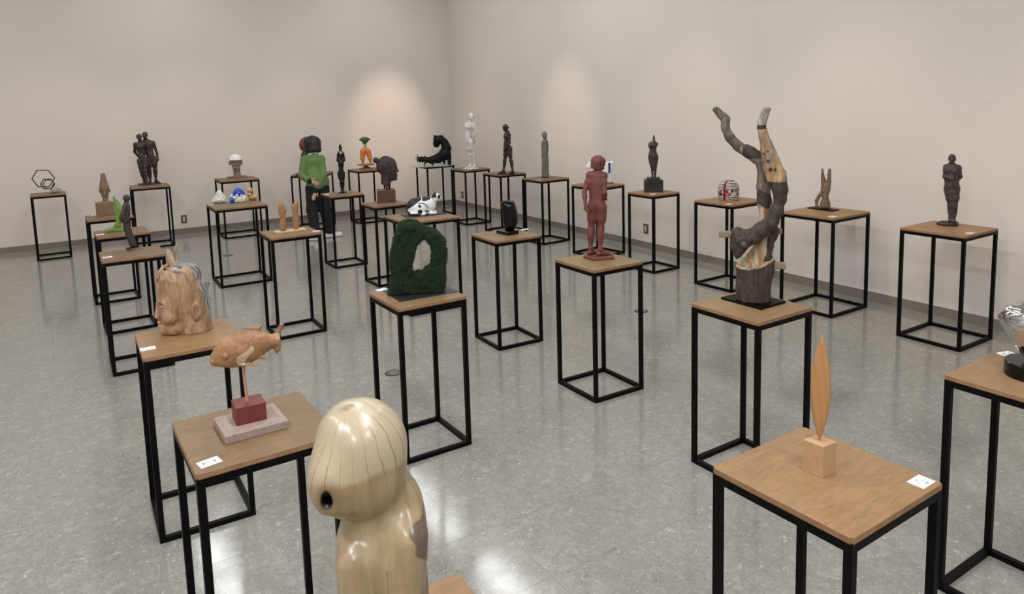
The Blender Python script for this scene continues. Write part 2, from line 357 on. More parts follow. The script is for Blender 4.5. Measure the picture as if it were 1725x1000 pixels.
def make_stand(key, x, y, th, w, d, label):
    r = empty('display_stand', (x, y, 0), th, label, 'display stand', 'plywood and steel display stands')
    hz = HS - BT
    e = TB / 2
    for sx in (-1, 1):
        for sy in (-1, 1):
            box('leg', (sx * (w / 2 - e), sy * (d / 2 - e), hz / 2), (TB, TB, hz), M_STEEL, r, 0.0015)
    for sy in (-1, 1):
        for nm, z in (('top_rail', hz - e), ('bottom_rail', e)):
            box(nm, (0, sy * (d / 2 - e), z), (w - 2 * TB, TB, TB - .0006), M_STEEL, r)
    for sx in (-1, 1):
        for nm, z in (('top_rail', hz - e), ('bottom_rail', e)):
            box(nm, (sx * (w / 2 - e), 0, z), (TB, d - 2 * TB, TB - .0006), M_STEEL, r)
    bm = bmesh.new(); bm_box(bm, (0, 0, 0), (w + .003, d + .003, BT))
    bmesh.ops.bevel(bm, geom=[e_ for e_ in bm.edges if abs(e_.verts[0].co.z - e_.verts[1].co.z) > .01], offset=.007, segments=3, affect='EDGES')
    bmesh.ops.bevel(bm, geom=[e_ for e_ in bm.edges if abs(e_.verts[0].co.z - e_.verts[1].co.z) < .001], offset=.0016, segments=1, affect='EDGES')
    o = bm_obj('board', bm, [M_BOARD, M_EDGE], r); o.color = TINT.get(key, (.86, .86, .84)) + (1.0,); o.location = (0, 0, HS - BT / 2)
    for p in o.data.polygons: p.material_index = 0 if p.normal.z > 0.5 else 1
    return r
for k, (x, y, th, w, d, lab) in STANDS.items(): make_stand(k, x, y, th, w, d, lab)

# ------------------------------------------------------------------ solid modelling on a grid (smooth unions, surface nets)
def nrm(v):
    v = np.asarray(v, float); return v / (np.linalg.norm(v) + 1e-12)
class Field:
    def __init__(s, lo, hi, h):
        s.h = h; s.lo = np.array(lo, float) - 2 * h; n = np.ceil((np.array(hi, float) + 2 * h - s.lo) / h).astype(int) + 1
        s.g = np.full(n, 10.0, np.float32); s.n = n
        s.ax = [(s.lo[i] + h * np.arange(n[i])).astype(np.float32) for i in range(3)]
    def _sub(s, lo, hi):
        i0 = np.clip(np.floor((np.asarray(lo) - s.lo) / s.h).astype(int), 0, s.n); i1 = np.clip(np.ceil((np.asarray(hi) - s.lo) / s.h).astype(int) + 1, 0, s.n)
        sl = tuple(slice(a, b) for a, b in zip(i0, i1))
        return sl, s.ax[0][sl[0]][:, None, None], s.ax[1][sl[1]][None, :, None], s.ax[2][sl[2]][None, None, :]
    def _mrg(s, sl, d, k, sub):
        a = s.g[sl]
        if sub:
            d = -d
            if k > 0: hh = np.maximum(k - np.abs(a - d), 0) / k; s.g[sl] = np.maximum(a, d) + hh * hh * k * 0.25
            else: s.g[sl] = np.maximum(a, d)
        else:
            if k > 0: hh = np.maximum(k - np.abs(a - d), 0) / k; s.g[sl] = np.minimum(a, d) - hh * hh * k * 0.25
            else: s.g[sl] = np.minimum(a, d)
    def cone(s, a, b, ra, rb=None, k=0.0, sub=False, flat=None):
        rb = ra if rb is None else rb; a = np.asarray(a, float); b = np.asarray(b, float); m = max(ra, rb) + k + 3 * s.h
        sl, X, Y, Z = s._sub(np.minimum(a, b) - m, np.maximum(a, b) + m)
        ab = b - a; L2 = ab @ ab + 1e-12
        px, py, pz = X - a[0], Y - a[1], Z - a[2]
        t = np.clip((px * ab[0] + py * ab[1] + pz * ab[2]) / L2, 0, 1)
        qx, qy, qz = px - t * ab[0], py - t * ab[1], pz - t * ab[2]
        if flat is not None:
            f, w = nrm(flat[0]), 1.0 / flat[1] - 1.0; dd = (qx * f[0] + qy * f[1] + qz * f[2]) * w
            qx, qy, qz = qx + dd * f[0], qy + dd * f[1], qz + dd * f[2]
        d = np.sqrt(qx * qx + qy * qy + qz * qz) - (ra + (rb - ra) * t)
        s._mrg(sl, d.astype(np.float32), k, sub); return s
    def ell(s, c, r, k=0.0, sub=False, R=None):
        c = np.asarray(c, float); r = np.asarray(r if np.ndim(r) else (r, r, r), float); m = r.max() + k + 3 * s.h
        sl, X, Y, Z = s._sub(c - m, c + m); px, py, pz = X - c[0], Y - c[1], Z - c[2]
        if R is not None:
            R = np.asarray(R, float)    # rows = local axes
            px, py, pz = (R[0, 0] * px + R[0, 1] * py + R[0, 2] * pz, R[1, 0] * px + R[1, 1] * py + R[1, 2] * pz, R[2, 0] * px + R[2, 1] * py + R[2, 2] * pz)
        k0 = np.sqrt((px / r[0]) ** 2 + (py / r[1]) ** 2 + (pz / r[2]) ** 2); k1 = np.sqrt((px / r[0] ** 2) ** 2 + (py / r[1] ** 2) ** 2 + (pz / r[2] ** 2) ** 2) + 1e-9
        d = np.where(k0 < 0.02, -r.min(), k0 * (k0 - 1) / k1)
        s._mrg(sl, d.astype(np.float32), k, sub); return s
    def box(s, c, hs, r=0.0, k=0.0, sub=False, R=None):
        c = np.asarray(c, float); hs = np.asarray(hs, float); m = np.linalg.norm(hs) + k + 3 * s.h
        sl, X, Y, Z = s._sub(c - m, c + m); px, py, pz = X - c[0], Y - c[1], Z - c[2]
        if R is not None:
            R = np.asarray(R, float)
            px, py, pz = (R[0, 0] * px + R[0, 1] * py + R[0, 2] * pz, R[1, 0] * px + R[1, 1] * py + R[1, 2] * pz, R[2, 0] * px + R[2, 1] * py + R[2, 2] * pz)
        qx, qy, qz = np.abs(px) - hs[0] + r, np.abs(py) - hs[1] + r, np.abs(pz) - hs[2] + r
        d = np.sqrt(np.maximum(qx, 0) ** 2 + np.maximum(qy, 0) ** 2 + np.maximum(qz, 0) ** 2) + np.minimum(np.maximum(qx, np.maximum(qy, qz)), 0) - r
        s._mrg(sl, d.astype(np.float32), k, sub); return s
    def slab(s, outline, t, w=None, k=0.0, sub=False, y0=0.0, r=0.004):
        """outline in (x, z); half thickness t along y; w = pillow width (None: flat faces)"""
        P = np.asarray(outline, float); m = k + 3 * s.h
        sl, X, Y, Z = s._sub((P[:, 0].min() - m, y0 - t - m, P[:, 1].min() - m), (P[:, 0].max() + m, y0 + t + m, P[:, 1].max() + m))
        x = X[:, :, :] + 0 * Z; z = Z + 0 * X; d2 = np.full(x.shape, 1e9); ins = np.zeros(x.shape, bool)
        for i in range(len(P)):
            a, b = P[i], P[(i + 1) % len(P)]; e = b - a
            tt = np.clip(((x - a[0]) * e[0] + (z - a[1]) * e[1]) / (e @ e + 1e-12), 0, 1)
            d2 = np.minimum(d2, (x - a[0] - tt * e[0]) ** 2 + (z - a[1] - tt * e[1]) ** 2)
            cr = (a[1] > z) != (b[1] > z)
            ins ^= cr & (x < a[0] + (z - a[1]) / (e[1] + 1e-12) * e[0])
        d2 = np.sqrt(d2) * np.where(ins, -1, 1)
        if w is None:
            qx, qy = d2 + r, np.abs(Y - y0) - t + r
            d = np.minimum(np.maximum(qx, qy), 0) + np.sqrt(np.maximum(qx, 0) ** 2 + np.maximum(qy, 0) ** 2) - r
        else:
            aa = np.clip(1 + d2 / w, 0, None); bb = np.abs(Y - y0) / t; d = (np.sqrt(aa * aa + bb * bb) - 1) * min(t, w)
        s._mrg(sl, d.astype(np.float32), k, sub); return s
    def cut(s, p, n):
        """remove the half space on the side n points to"""
        n = nrm(n); d = (s.ax[0][:, None, None] - p[0]) * n[0] + (s.ax[1][None, :, None] - p[1]) * n[1] + (s.ax[2][None, None, :] - p[2]) * n[2]
        s.g = np.maximum(s.g, d.astype(np.float32)); return s
    def noise(s, amp, scale, seed=1, stretch=(1, 1, 1), ridge=False):
        idx = np.nonzero(np.abs(s.g) < amp * 2 + 3 * s.h); rs = np.random.RandomState(seed); N = 24; lat = rs.rand(N, N, N).astype(np.float32) * 2 - 1
        tot = 0
        for o_, (am, sc) in enumerate(((1, 1), (0.5, 2.1))):
            f = [(s.ax[i][idx[i]] * stretch[i] / scale * sc) for i in range(3)]; i0 = [np.floor(v).astype(int) for v in f]; w = [v - np.floor(v) for v in f]
            w = [v * v * (3 - 2 * v) for v in w]; acc = 0
            for dx in (0, 1):
                for dy in (0, 1):
                    for dz in (0, 1):
                        acc = acc + lat[(i0[0] + dx) % N, (i0[1] + dy) % N, (i0[2] + dz) % N] * (w[0] if dx else 1 - w[0]) * (w[1] if dy else 1 - w[1]) * (w[2] if dz else 1 - w[2])
            tot = tot + am * ((1 - 2 * np.abs(acc)) if ridge else acc)
        s.g[idx] += (amp * tot).astype(np.float32); return s
    def mesh(s, name):
        g = s.g; g[0] = g[-1] = 1; g[:, 0] = g[:, -1] = 1; g[:, :, 0] = g[:, :, -1] = 1
        neg = g < 0; nx, ny, nz = s.n
        cnt = np.zeros((nx - 1, ny - 1, nz - 1), np.int8)
        offs = [(i, j, k) for i in (0, 1) for j in (0, 1) for k in (0, 1)]
        for i, j, k in offs: cnt += neg[i:nx - 1 + i, j:ny - 1 + j, k:nz - 1 + k]
        act = (cnt > 0) & (cnt < 8); ci = np.array(np.nonzero(act)).T
        vid = np.full(act.shape, -1, np.int64); vid[act] = np.arange(len(ci))
        val = {o_: g[ci[:, 0] + o_[0], ci[:, 1] + o_[1], ci[:, 2] + o_[2]] for o_ in offs}
        acc = np.zeros((len(ci), 3)); num = np.zeros(len(ci))
        for o_ in offs:
            for ax in range(3):
                if o_[ax]: continue
                q = list(o_); q[ax] = 1; q = tuple(q); a, b = val[o_], val[q]; m = (a < 0) != (b < 0)
                t = np.where(m, a / np.where(m, a - b, 1), 0); p = np.tile(np.array(o_, float), (len(ci), 1)); p[:, ax] += t
                acc += p * m[:, None]; num += m
        V = s.lo + (ci + acc / num[:, None]) * s.h
        F_ = []
        for ax in range(3):
            sl0 = [slice(1, -1)] * 3; sl0[ax] = slice(0, -1); sl1 = list(sl0); sl1[ax] = slice(1, None)
            A, B = neg[tuple(sl0)], neg[tuple(sl1)]; e = np.array(np.nonzero(A != B)).T
            if not len(e): continue
            base = e.copy(); o1, o2 = (ax + 1) % 3, (ax + 2) % 3; base[:, o1] += 1; base[:, o2] += 1
            def c(d1, d2):
                q = base.copy(); q[:, o1] -= d1; q[:, o2] -= d2; return vid[q[:, 0], q[:, 1], q[:, 2]]
            quad = np.stack([c(1, 1), c(0, 1), c(0, 0), c(1, 0)], 1)
            flip = ~A[tuple(e.T)]; quad[flip] = quad[flip][:, ::-1]; F_.append(quad)
        F_ = np.concatenate(F_); F_ = F_[(F_ >= 0).all(1)]
        me = bpy.data.meshes.new(name); me.vertices.add(len(V)); me.vertices.foreach_set('co', V.astype(np.float32).ravel())
        me.loops.add(len(F_) * 4); me.loops.foreach_set('vertex_index', F_.astype(np.int32).ravel())
        me.polygons.add(len(F_)); me.polygons.foreach_set('loop_start', np.arange(len(F_), dtype=np.int32) * 4)
        try: me.polygons.foreach_set('loop_total', np.full(len(F_), 4, np.int32))
        except Exception: pass
        me.update(calc_edges=True); me.polygons.foreach_set('use_smooth', [True] * len(F_)); me.validate()
        return me
    def obj(s, name, mat, parent=None, paint=None, flat=False):
        me = s.mesh(name)
        if paint is not None:
            n = len(me.vertices); co = np.empty(n * 3, np.float32); me.vertices.foreach_get('co', co); co = co.reshape(-1, 3)
            no = np.empty(n * 3, np.float32); me.vertex_normals.foreach_get('vector', no) if hasattr(me, 'vertex_normals') else me.vertices.foreach_get('normal', no)
            at = me.color_attributes.new('Col', 'FLOAT_COLOR', 'POINT'); c = np.ones((n, 4), np.float32); pc = paint(co, no.reshape(-1, 3)); c[:, :pc.shape[1]] = pc
            at.data.foreach_set('color', c.ravel())
        o = mesh_obj(name, me, mat, parent)
        if flat: me.polygons.foreach_set('use_smooth', [False] * len(me.polygons))
        return o
def m_attr(name, rough=0.5, bump=0.1, scale=30, vary=0.12, coat=0.0, stretch=(1, 1, 1)):
    if name in MATS: return MATS[name]
    N = NT(name); at = N.n('ShaderNodeAttribute'); at.attribute_name = 'Col'; co = N.coord('Object', stretch); t = N.noise(co, scale, 6, 0.65, 0.6)
    r = N.ramp(t, [(0.3, (1 - vary * 2, 1 - vary * 2, 1 - vary * 2, 1)), (0.7, (1 + vary * .5, 1 + vary * .5, 1 + vary * .5, 1))])
    N.color(N.mix(1.0, at.outputs['Color'], r, 'MULTIPLY')); N.rough(rough)
    if bump: N.bump(t, bump, 0.004)
    if coat: N.b.inputs['Coat Weight'].default_value = coat
    MATS[name] = N.m; return N.m
def lin(*c): return np.array(srgb(*c)[:3], np.float32)

def frame(front, up=(0, 0, 1)):
    """rows: lateral (subject's image-right when facing the viewer), front, up"""
    f = np.asarray(front, float); f = nrm(f); u = np.asarray(up, float); x = nrm(np.cross(f, u)); u = nrm(np.cross(x, f)); return np.array([x, f, u])

def hand(F, wr, tip, side, h, r=0.011, spread=None, curl=0.0):
    """palm, four fingers and a thumb"""
    wr, tip = np.asarray(wr, float), np.asarray(tip, float); d = tip - wr; L = np.linalg.norm(d); d = d / L
    s_ = nrm(side - d * (np.asarray(side) @ d)); n_ = np.cross(d, s_)
    palm = wr + d * L * 0.45
    F.cone(wr, palm, r * 1.25, r * 1.5, 0.006 * h, flat=(n_, 0.6))
    for i, (o_, ln) in enumerate(((-1.35, 0.46), (-0.45, 0.55), (0.45, 0.52), (1.35, 0.40))):
        a = palm + s_ * o_ * r * 0.75; b = palm + s_ * o_ * r * 1.0 + d * L * ln * 0.6 + n_ * curl * L * 0.1; c = b + (d * (1 - curl * .5) + n_ * curl * 0.6) * L * ln * 0.45
        F.cone(a, b, r * 0.52, r * 0.46, 0.003 * h); F.cone(b, c, r * 0.46, r * 0.38, 0.002 * h)
    a = wr + d * L * 0.2 - s_ * r * 0.9; b = a + (d * 0.6 - s_ * 0.8) * L * 0.28; c = b + (d * 0.95 - s_ * 0.1) * L * 0.22
    F.cone(a, b, r * 0.55, r * 0.48, 0.004 * h); F.cone(b, c, r * 0.48, r * 0.38, 0.002 * h)

def human(F, h, J, front, headdir=None, fem=True, arms='LR', hair=None, face=True, heavy=1.0, legs='LR', hands=True, hipw=0.9):
    """adds a body of stature h to field F; J = joints in metres"""
    J = {k_: np.asarray(v, float) for k_, v in J.items()}; H_ = h; k = 0.028 * h
    front = nrm(front); headdir = front if headdir is None else nrm(headdir); w = heavy
    up = nrm(J['neck'] - J['pelvis']); Rt = frame(front - up * (front @ up), up); lat = Rt[0]
    # torso
    F.ell(J['chest'], (0.083 * h * w, 0.060 * h * w, 0.105 * h), 0, R=Rt)
    F.cone(J['shL'], J['shR'], 0.033 * h * w, None, k)
    F.cone(J['neck'] - up * 0.02 * h, J['chest'], 0.045 * h, 0.06 * h, k, flat=(front, 0.8))
    F.ell(J['waist'], ((0.070 if fem else 0.074) * h * w, 0.052 * h * w, 0.080 * h), k * 1.6, R=Rt)
    F.ell(J['pelvis'], ((0.080 if fem else 0.074) * h * w * hipw, 0.060 * h * w, 0.066 * h), k * 1.5, R=Rt)
    F.ell((J['waist'] + J['pelvis']) / 2 + front * 0.018 * h, (0.05 * h * w, 0.04 * h * w, 0.06 * h), k, R=Rt)
    if fem:
        for s_ in (-1, 1): F.ell(J['chest'] + lat * s_ * 0.042 * h + front * 0.05 * h + up * 0.012 * h, 0.031 * h * w, 0.012 * h)
    else:
        for s_ in (-1, 1): F.ell(J['chest'] + lat * s_ * 0.042 * h + front * 0.034 * h + up * 0.035 * h, (0.042 * h, 0.028 * h, 0.034 * h), 0.02 * h, R=Rt)
        F.cone(J['neck'], J['shL'], 0.03 * h, 0.03 * h, k); F.cone(J['neck'], J['shR'], 0.03 * h, 0.03 * h, k)
    for c in 'LR':
        if c in legs and 'hip' + c in J:
            F.ell(J['hip' + c] - front * 0.026 * h + np.array([0, 0, 0.008 * h]), (0.046 * h * w * hipw, 0.042 * h * w, 0.050 * h), 0.03 * h)
    # neck, head
    hd = J['head']; Rh = frame(headdir - 0.0, nrm(hd - J['neck']) * 0.35 + np.array([0, 0, 1.0]))
    F.cone(J['neck'] - up * 0.01 * h, hd - Rh[2] * 0.03 * h - Rh[1] * 0.008 * h, 0.029 * h, 0.026 * h, 0.02 * h)
    F.ell(hd + Rh[2] * 0.012 * h - Rh[1] * 0.004 * h, (0.045 * h, 0.055 * h, 0.054 * h), 0.012 * h, R=Rh)
    F.ell(hd - Rh[2] * 0.028 * h + Rh[1] * 0.018 * h, (0.034 * h, 0.036 * h, 0.042 * h), 0.014 * h, R=Rh)
    if face:
        for s_ in (-1, 1):
            F.ell(hd + Rh[0] * s_ * 0.019 * h + Rh[1] * 0.051 * h - Rh[2] * 0.002 * h, 0.0095 * h, 0.008 * h, sub=True)
            F.ell(hd + Rh[0] * s_ * 0.019 * h + Rh[1] * 0.045 * h - Rh[2] * 0.003 * h, 0.007 * h, 0.003 * h)
            F.ell(hd + Rh[0] * s_ * 0.045 * h - Rh[1] * 0.003 * h - Rh[2] * 0.006 * h, (0.006 * h, 0.011 * h, 0.017 * h), 0.004 * h, R=Rh)
        F.cone(hd + Rh[1] * 0.049 * h + Rh[2] * 0.004 * h, hd + Rh[1] * 0.060 * h - Rh[2] * 0.019 * h, 0.005 * h, 0.0085 * h, 0.006 * h)
        F.cone(hd + Rh[1] * 0.049 * h - Rh[2] * 0.037 * h - Rh[0] * 0.010 * h, hd + Rh[1] * 0.049 * h - Rh[2] * 0.037 * h + Rh[0] * 0.010 * h, 0.0055 * h, None, 0.004 * h)
        F.ell(hd + Rh[1] * 0.044 * h - Rh[2] * 0.055 * h, 0.012 * h, 0.01 * h)
    if hair == 'short': F.ell(hd + Rh[2] * 0.022 * h - Rh[1] * 0.010 * h, (0.050 * h, 0.056 * h, 0.052 * h), 0.004 * h, R=Rh)
    if hair == 'bob':
        F.ell(hd + Rh[2] * 0.016 * h - Rh[1] * 0.012 * h, (0.058 * h, 0.062 * h, 0.060 * h), 0.003 * h, R=Rh)
        F.cone(hd - Rh[1] * 0.018 * h, hd - Rh[1] * 0.02 * h - Rh[2] * 0.035 * h, 0.052 * h, 0.048 * h, 0.01 * h)
    if hair == 'bun': F.ell(hd + Rh[2] * 0.02 * h - Rh[1] * 0.012 * h, (0.049 * h, 0.056 * h, 0.053 * h), 0.004 * h, R=Rh); F.ell(hd - Rh[1] * 0.056 * h - Rh[2] * 0.02 * h, 0.024 * h, 0.01 * h)
    # arms
    for c in arms:
        sh, el, wr = J['sh' + c], J['el' + c], J['wr' + c]
        F.ell(sh, 0.038 * h * w, k * 0.7)
        F.cone(sh, el, 0.031 * h * w, 0.024 * h * w, k * 0.6); F.ell(sh * 0.62 + el * 0.38, 0.031 * h * w, 0.02 * h)
        F.cone(el, wr, 0.025 * h * w, 0.0165 * h * w, 0.012 * h); F.ell(el * 0.72 + wr * 0.28, 0.0265 * h * w, 0.015 * h)
        if hands and 'hn' + c in J: hand(F, wr, J['hn' + c], lat if 'sd' + c not in J else J['sd' + c], h, 0.0125 * h)
    # legs
    for c in legs:
        hp, kn, an, to = J['hip' + c], J['kn' + c], J['an' + c], J['to' + c]
        F.cone(hp, kn, 0.056 * h * w * hipw, 0.036 * h * w, k); F.cone(hp, hp * 0.5 + kn * 0.5 + front * 0.004 * h, 0.052 * h * w * hipw, 0.049 * h * w, 0.03 * h)
        F.ell(kn + front * 0.004 * h, 0.035 * h * w, 0.02 * h)
        F.cone(kn, an, 0.036 * h * w, 0.0215 * h * w, 0.012 * h); F.ell(kn * 0.68 + an * 0.32 - front * 0.012 * h, (0.032 * h * w, 0.031 * h * w, 0.065 * h), 0.03 * h)
        fd = nrm(np.array([to[0] - an[0], to[1] - an[1], 0])); z0 = to[2]
        heel = np.array([an[0], an[1], z0]) - fd * 0.018 * h + np.array([0, 0, 0.018 * h])
        F.ell(heel, (0.021 * h, 0.021 * h, 0.02 * h), 0.012 * h); F.cone(an, heel, 0.022 * h, 0.021 * h, 0.012 * h)
        ball = np.array([to[0], to[1], z0 + 0.014 * h]) - fd * 0.03 * h
        F.cone(heel + np.array([0, 0, 0.006 * h]), ball, 0.024 * h, 0.019 * h, 0.012 * h, flat=((0, 0, 1), 0.8)); F.cone(an, ball, 0.022 * h, 0.017 * h, 0.014 * h)
        sd = np.array([fd[1], -fd[0], 0])
        for i in range(5): F.cone(ball + sd * (i - 2) * 0.0085 * h, ball + sd * (i - 2) * 0.010 * h + fd * (0.032 - abs(i - 1.5) * 0.004) * h - np.array([0, 0, .004 * h]), 0.0095 * h, 0.0075 * h, 0.004 * h)
def fbounds(J, h, pad=0.14):
    a = np.array([v for k_, v in J.items() if not k_.startswith('sd')], float); return a.min(0) - pad * h, a.max(0) + pad * h

# ------------------------------------------------------------------ sculptures (local frame: x to the viewer's right, y away, z up)
BR_DARK = mottled('dark_bronze', srgb(34, 27, 25), srgb(56, 46, 42), 14, 0.55, 0.25, bdist=0.006, c3=srgb(44, 35, 32))
def rotz(a): return np.array([[math.cos(a), math.sin(a), 0], [-math.sin(a), math.cos(a), 0], [0, 0, 1]])
def poly_plate(name, pts, z0, z1, mat, parent, bevel=0.002):
    bm = bmesh.new(); vs = [bm.verts.new((x, y, z0)) for x, y in pts]; f = bm.faces.new(vs)
    r = bmesh.ops.extrude_face_region(bm, geom=[f]); bmesh.ops.translate(bm, vec=(0, 0, z1 - z0), verts=[v for v in r['geom'] if isinstance(v, bmesh.types.BMVert)])
    if bevel: bmesh.ops.bevel(bm, geom=list(bm.edges), offset=bevel, segments=1, affect='EDGES')
    return bm_obj(name, bm, mat, parent)
def loop_bars(name, pts, r, mat, parent, n=4):
    pts = [Vector(p) for p in pts]; N_ = len(pts); nrm_ = (pts[1] - pts[0]).cross(pts[2] - pts[1]).normalized(); V_, F_ = [], []; c = sum(pts, Vector()) / N_
    for i, p in enumerate(pts):
        a = (p - pts[i - 1]).normalized(); b = (pts[(i + 1) % N_] - p).normalized(); m = (a - b).normalized(); co_ = max(0.4, m.dot((a.cross(nrm_)))) if False else 0.87
        for sx, sy in ((-1, -1), (1, -1), (1, 1), (-1, 1)): V_.append(p + m * sx * r / co_ + nrm_ * sy * r)
    for i in range(N_):
        for k in range(4):
            j = (i + 1) % N_; k2 = (k + 1) % 4; F_.append((i * 4 + k, i * 4 + k2, j * 4 + k2, j * 4 + k))
    bm = bmesh.new(); vv = [bm.verts.new(v) for v in V_]
    for f in F_: bm.faces.new([vv[i] for i in f])
    return bm_obj(name, bm, mat, parent)
SC = 'sculpture'

# 1 linked hexagons on a stone
t = empty('hexagon_sculpture', (-6.197, 9.770, HS), 0.5652, 'two linked dark steel hexagon rings set in a small grey rock', SC)
M_HEX = mottled('rusty_steel', srgb(40, 30, 26), srgb(66, 48, 38), 20, 0.6, 0.1)
loop_bars('large_ring', [(-.238, .01, .212), (-.172, .01, .322), (-.045, .0, .315), (.017, -.01, .203), (-.053, -.01, .09), (-.177, .0, .1)], .0065, M_HEX, t)
loop_bars('small_ring', [(-.147, -.03, .134), (-.106, -.02, .198), (-.027, .0, .192), (.006, .01, .135), (-.035, -.01, .062), (-.114, -.025, .07)], .006, M_HEX, t)
loop_bars('inner_ring', [(-.120, .03, .126), (-.083, .03, .182), (-.016, .04, .176), (.012, .05, .125), (-.018, .04, .058), (-.088, .03, .064)], .005, M_HEX, t)
F = Field((-.07, -.06, 0), (.10, .08, .11), .004); F.ell((.012, .01, .03), (.062, .05, .048)); F.ell((-.02, .0, .03), (.03, .035, .045), .01); F.noise(.014, .035, 3); F.cut((0, 0, 0), (0, 0, -1)); F.cut((.05, 0, .07), (.6, -.3, .7)); F.cut((-.03, 0, .07), (-.6, -.4, .6))
F.obj('rock', mottled('grey_rock', srgb(120, 114, 106), srgb(182, 178, 170), 30, 0.8, 0.4), t, flat=True)

# 2 cone-topped head
M_TAN = wood('tan_carved_wood', srgb(112, 88, 66), srgb(128, 102, 78), srgb(140, 114, 90), 'z', 6, 0.7)
t = empty('cone_head_sculpture', (-4.276, 7.536, HS), 0.5161, 'brown wooden head rising to a tall blunt cone on a cube', SC)
box('plinth_block', (.003, .02, .067), (.160, .135, .134), M_TAN, t, .003, .06)
F = Field((-.06, -.06, .12), (.10, .10, .45), .0035)
F.cone((.016, .02, .285), (.014, .02, .46), .046, .0135, 0, flat=((0, 1, 0), .85)); F.cone((.018, .02, .15), (.017, .02, .285), .024, .046, .01, flat=((0, 1, 0), .85)); F.cone((.018, .02, .125), (.018, .02, .15), .034, .026, .01)
for s_ in (-1, 1): F.ell((.018 + s_ * .046, .02, .252), (.009, .014, .017), .006)
F.cone((.017, -.024, .262), (.017, -.032, .222), .006, .011, .006); F.cut((0, 0, .437), (0, 0, 1)); F.cut((0, 0, .128), (0, 0, -1)); F.noise(.0015, .02, 5)
F.obj('head', M_TAN, t)

# 3 green fin
M_GRN = mottled('green_paint', srgb(94, 126, 54), srgb(114, 146, 70), 16, 0.7, 0.3)
t = empty('green_fin_sculpture', (-3.561, 6.517, HS), 0.5001, 'bright green upright fin on a green slab behind the leaning man', SC)
F = Field((-.13, -.07, 0), (.08, .09, .34), .0035); F.box((-.045, .01, .013), (.078, .055, .0135), .005)
F.slab([(-.075, .02), (-.06, .055), (-.04, .09), (-.043, .2), (-.047, .315), (-.038, .322), (-.002, .262), (.03, .212), (.038, .16), (.026, .1), (.005, .06), (.012, .02)], .032, .03, .01, y0=.01)
F.noise(.003, .03, 4); F.cut((0, 0, 0), (0, 0, -1)); F.obj('fin', M_GRN, t)

# 4 leaning man
M_LEAN = wood('dark_stained_wood', srgb(44, 35, 31), srgb(58, 47, 42), srgb(70, 58, 52), 'z', 8, 0.6)
t = empty('leaning_man_sculpture', (-2.965, 5.568, HS), 0.4892, 'faceted dark wooden man leaning back on a small foot block', SC)
box('foot_block', (.0, .02, .015), (.094, .090, .030), M_LEAN, t, .002, .07)
F = Field((-.11, -.04, .01), (.06, .10, .45), .003)
F.slab([(-.02, .018), (.030, .018), (.022, .06), (.006, .13), (-.008, .20), (-.012, .235), (-.06, .235), (-.055, .16), (-.038, .09)], .028, .02, .006, y0=.03)
F.slab([(-.012, .225), (.000, .28), (.006, .32), (.002, .36), (-.008, .372), (-.036, .366), (-.048, .33), (-.07, .285), (-.082, .265), (-.07, .225)], .044, .022, .01, y0=.03)
F.cone((-.02, .03, .36), (-.014, .03, .40), .016, .017, .008); F.slab([(-.042, .405), (-.03, .385), (.004, .388), (.016, .404), (.004, .43), (-.016, .437), (-.034, .428)], .024, .014, .006, y0=.03)
F.cone((-.028, -.014, .352), (-.05, -.02, .285), .016, .014, .006); F.cone((-.05, -.02, .285), (-.034, -.016, .228), .014, .011, .006); F.cone((-.028, .074, .352), (-.045, .08, .285), .016, .014, .006); F.cone((-.045, .08, .285), (-.03, .076, .228), .014, .011, .006)
F.obj('figure', M_LEAN, t, flat=True)
o = t.children[-1]; md = o.modifiers.new('facets', 'DECIMATE'); md.ratio = 0.07

# 5 couple
t = empty('couple_sculpture', (-5.282, 10.509, HS), 0.4657, 'dark bronze man and woman standing side by side on one plate', SC)
box('base_plate', (.008, .07, .008), (.30, .22, .016), BR_DARK, t, .003, .07)
fh = .715; Y = .03
J = dict(head=(-.070, Y - .01, .69), neck=(-.066, Y, .625), chest=(-.07, Y, .545), waist=(-.06, Y, .455), pelvis=(-.056, Y, .375), shL=(-.13, Y, .595), shR=(-.012, Y, .592), elL=(-.148, Y + .03, .49), wrL=(-.11, Y + .075, .415), hnL=(-.075, Y + .09, .38), elR=(-.005, Y + .06, .49), wrR=(-.04, Y + .08, .42), hnR=(-.06, Y + .09, .38),
         hipL=(-.09, Y, .35), hipR=(-.018, Y, .35), knL=(-.083, Y + .01, .205), knR=(-.03, Y - .02, .205), anL=(-.058, Y + .03, .052), anR=(-.022, Y - .03, .052), toL=(-.068, Y - .04, .016), toR=(-.022, Y - .10, .016))
F = Field(*fbounds(J, fh), .0052); human(F, fh, J, (.12, -1, 0), (.35, -1, -.1), True, hair='short'); F.noise(.0025, .02, 6); F.obj('woman', BR_DARK, t)
fh = .755; Y = .09
J = dict(head=(.004, Y - .01, .71), neck=(.010, Y, .645), chest=(.035, Y, .555), waist=(.045, Y, .455), pelvis=(.06, Y, .385), shL=(-.035, Y, .61), shR=(.100, Y, .60), elL=(-.05, Y + .02, .48), wrL=(-.03, Y - .02, .38), hnL=(-.02, Y - .03, .33), elR=(.135, Y + .01, .475), wrR=(.145, Y - .01, .375), hnR=(.140, Y - .02, .325),
         hipL=(.025, Y, .36), hipR=(.096, Y, .36), knL=(.02, Y, .205), knR=(.098, Y, .205), anL=(.022, Y + .02, .055), anR=(.098, Y + .01, .055), toL=(.012, Y - .09, .016), toR=(.135, Y - .08, .016))
F = Field(*fbounds(J, fh), .0055); human(F, fh, J, (-.08, -1, 0), (-.15, -1, 0), False, hair='short'); F.noise(.0025, .02, 7); F.obj('man', BR_DARK, t)

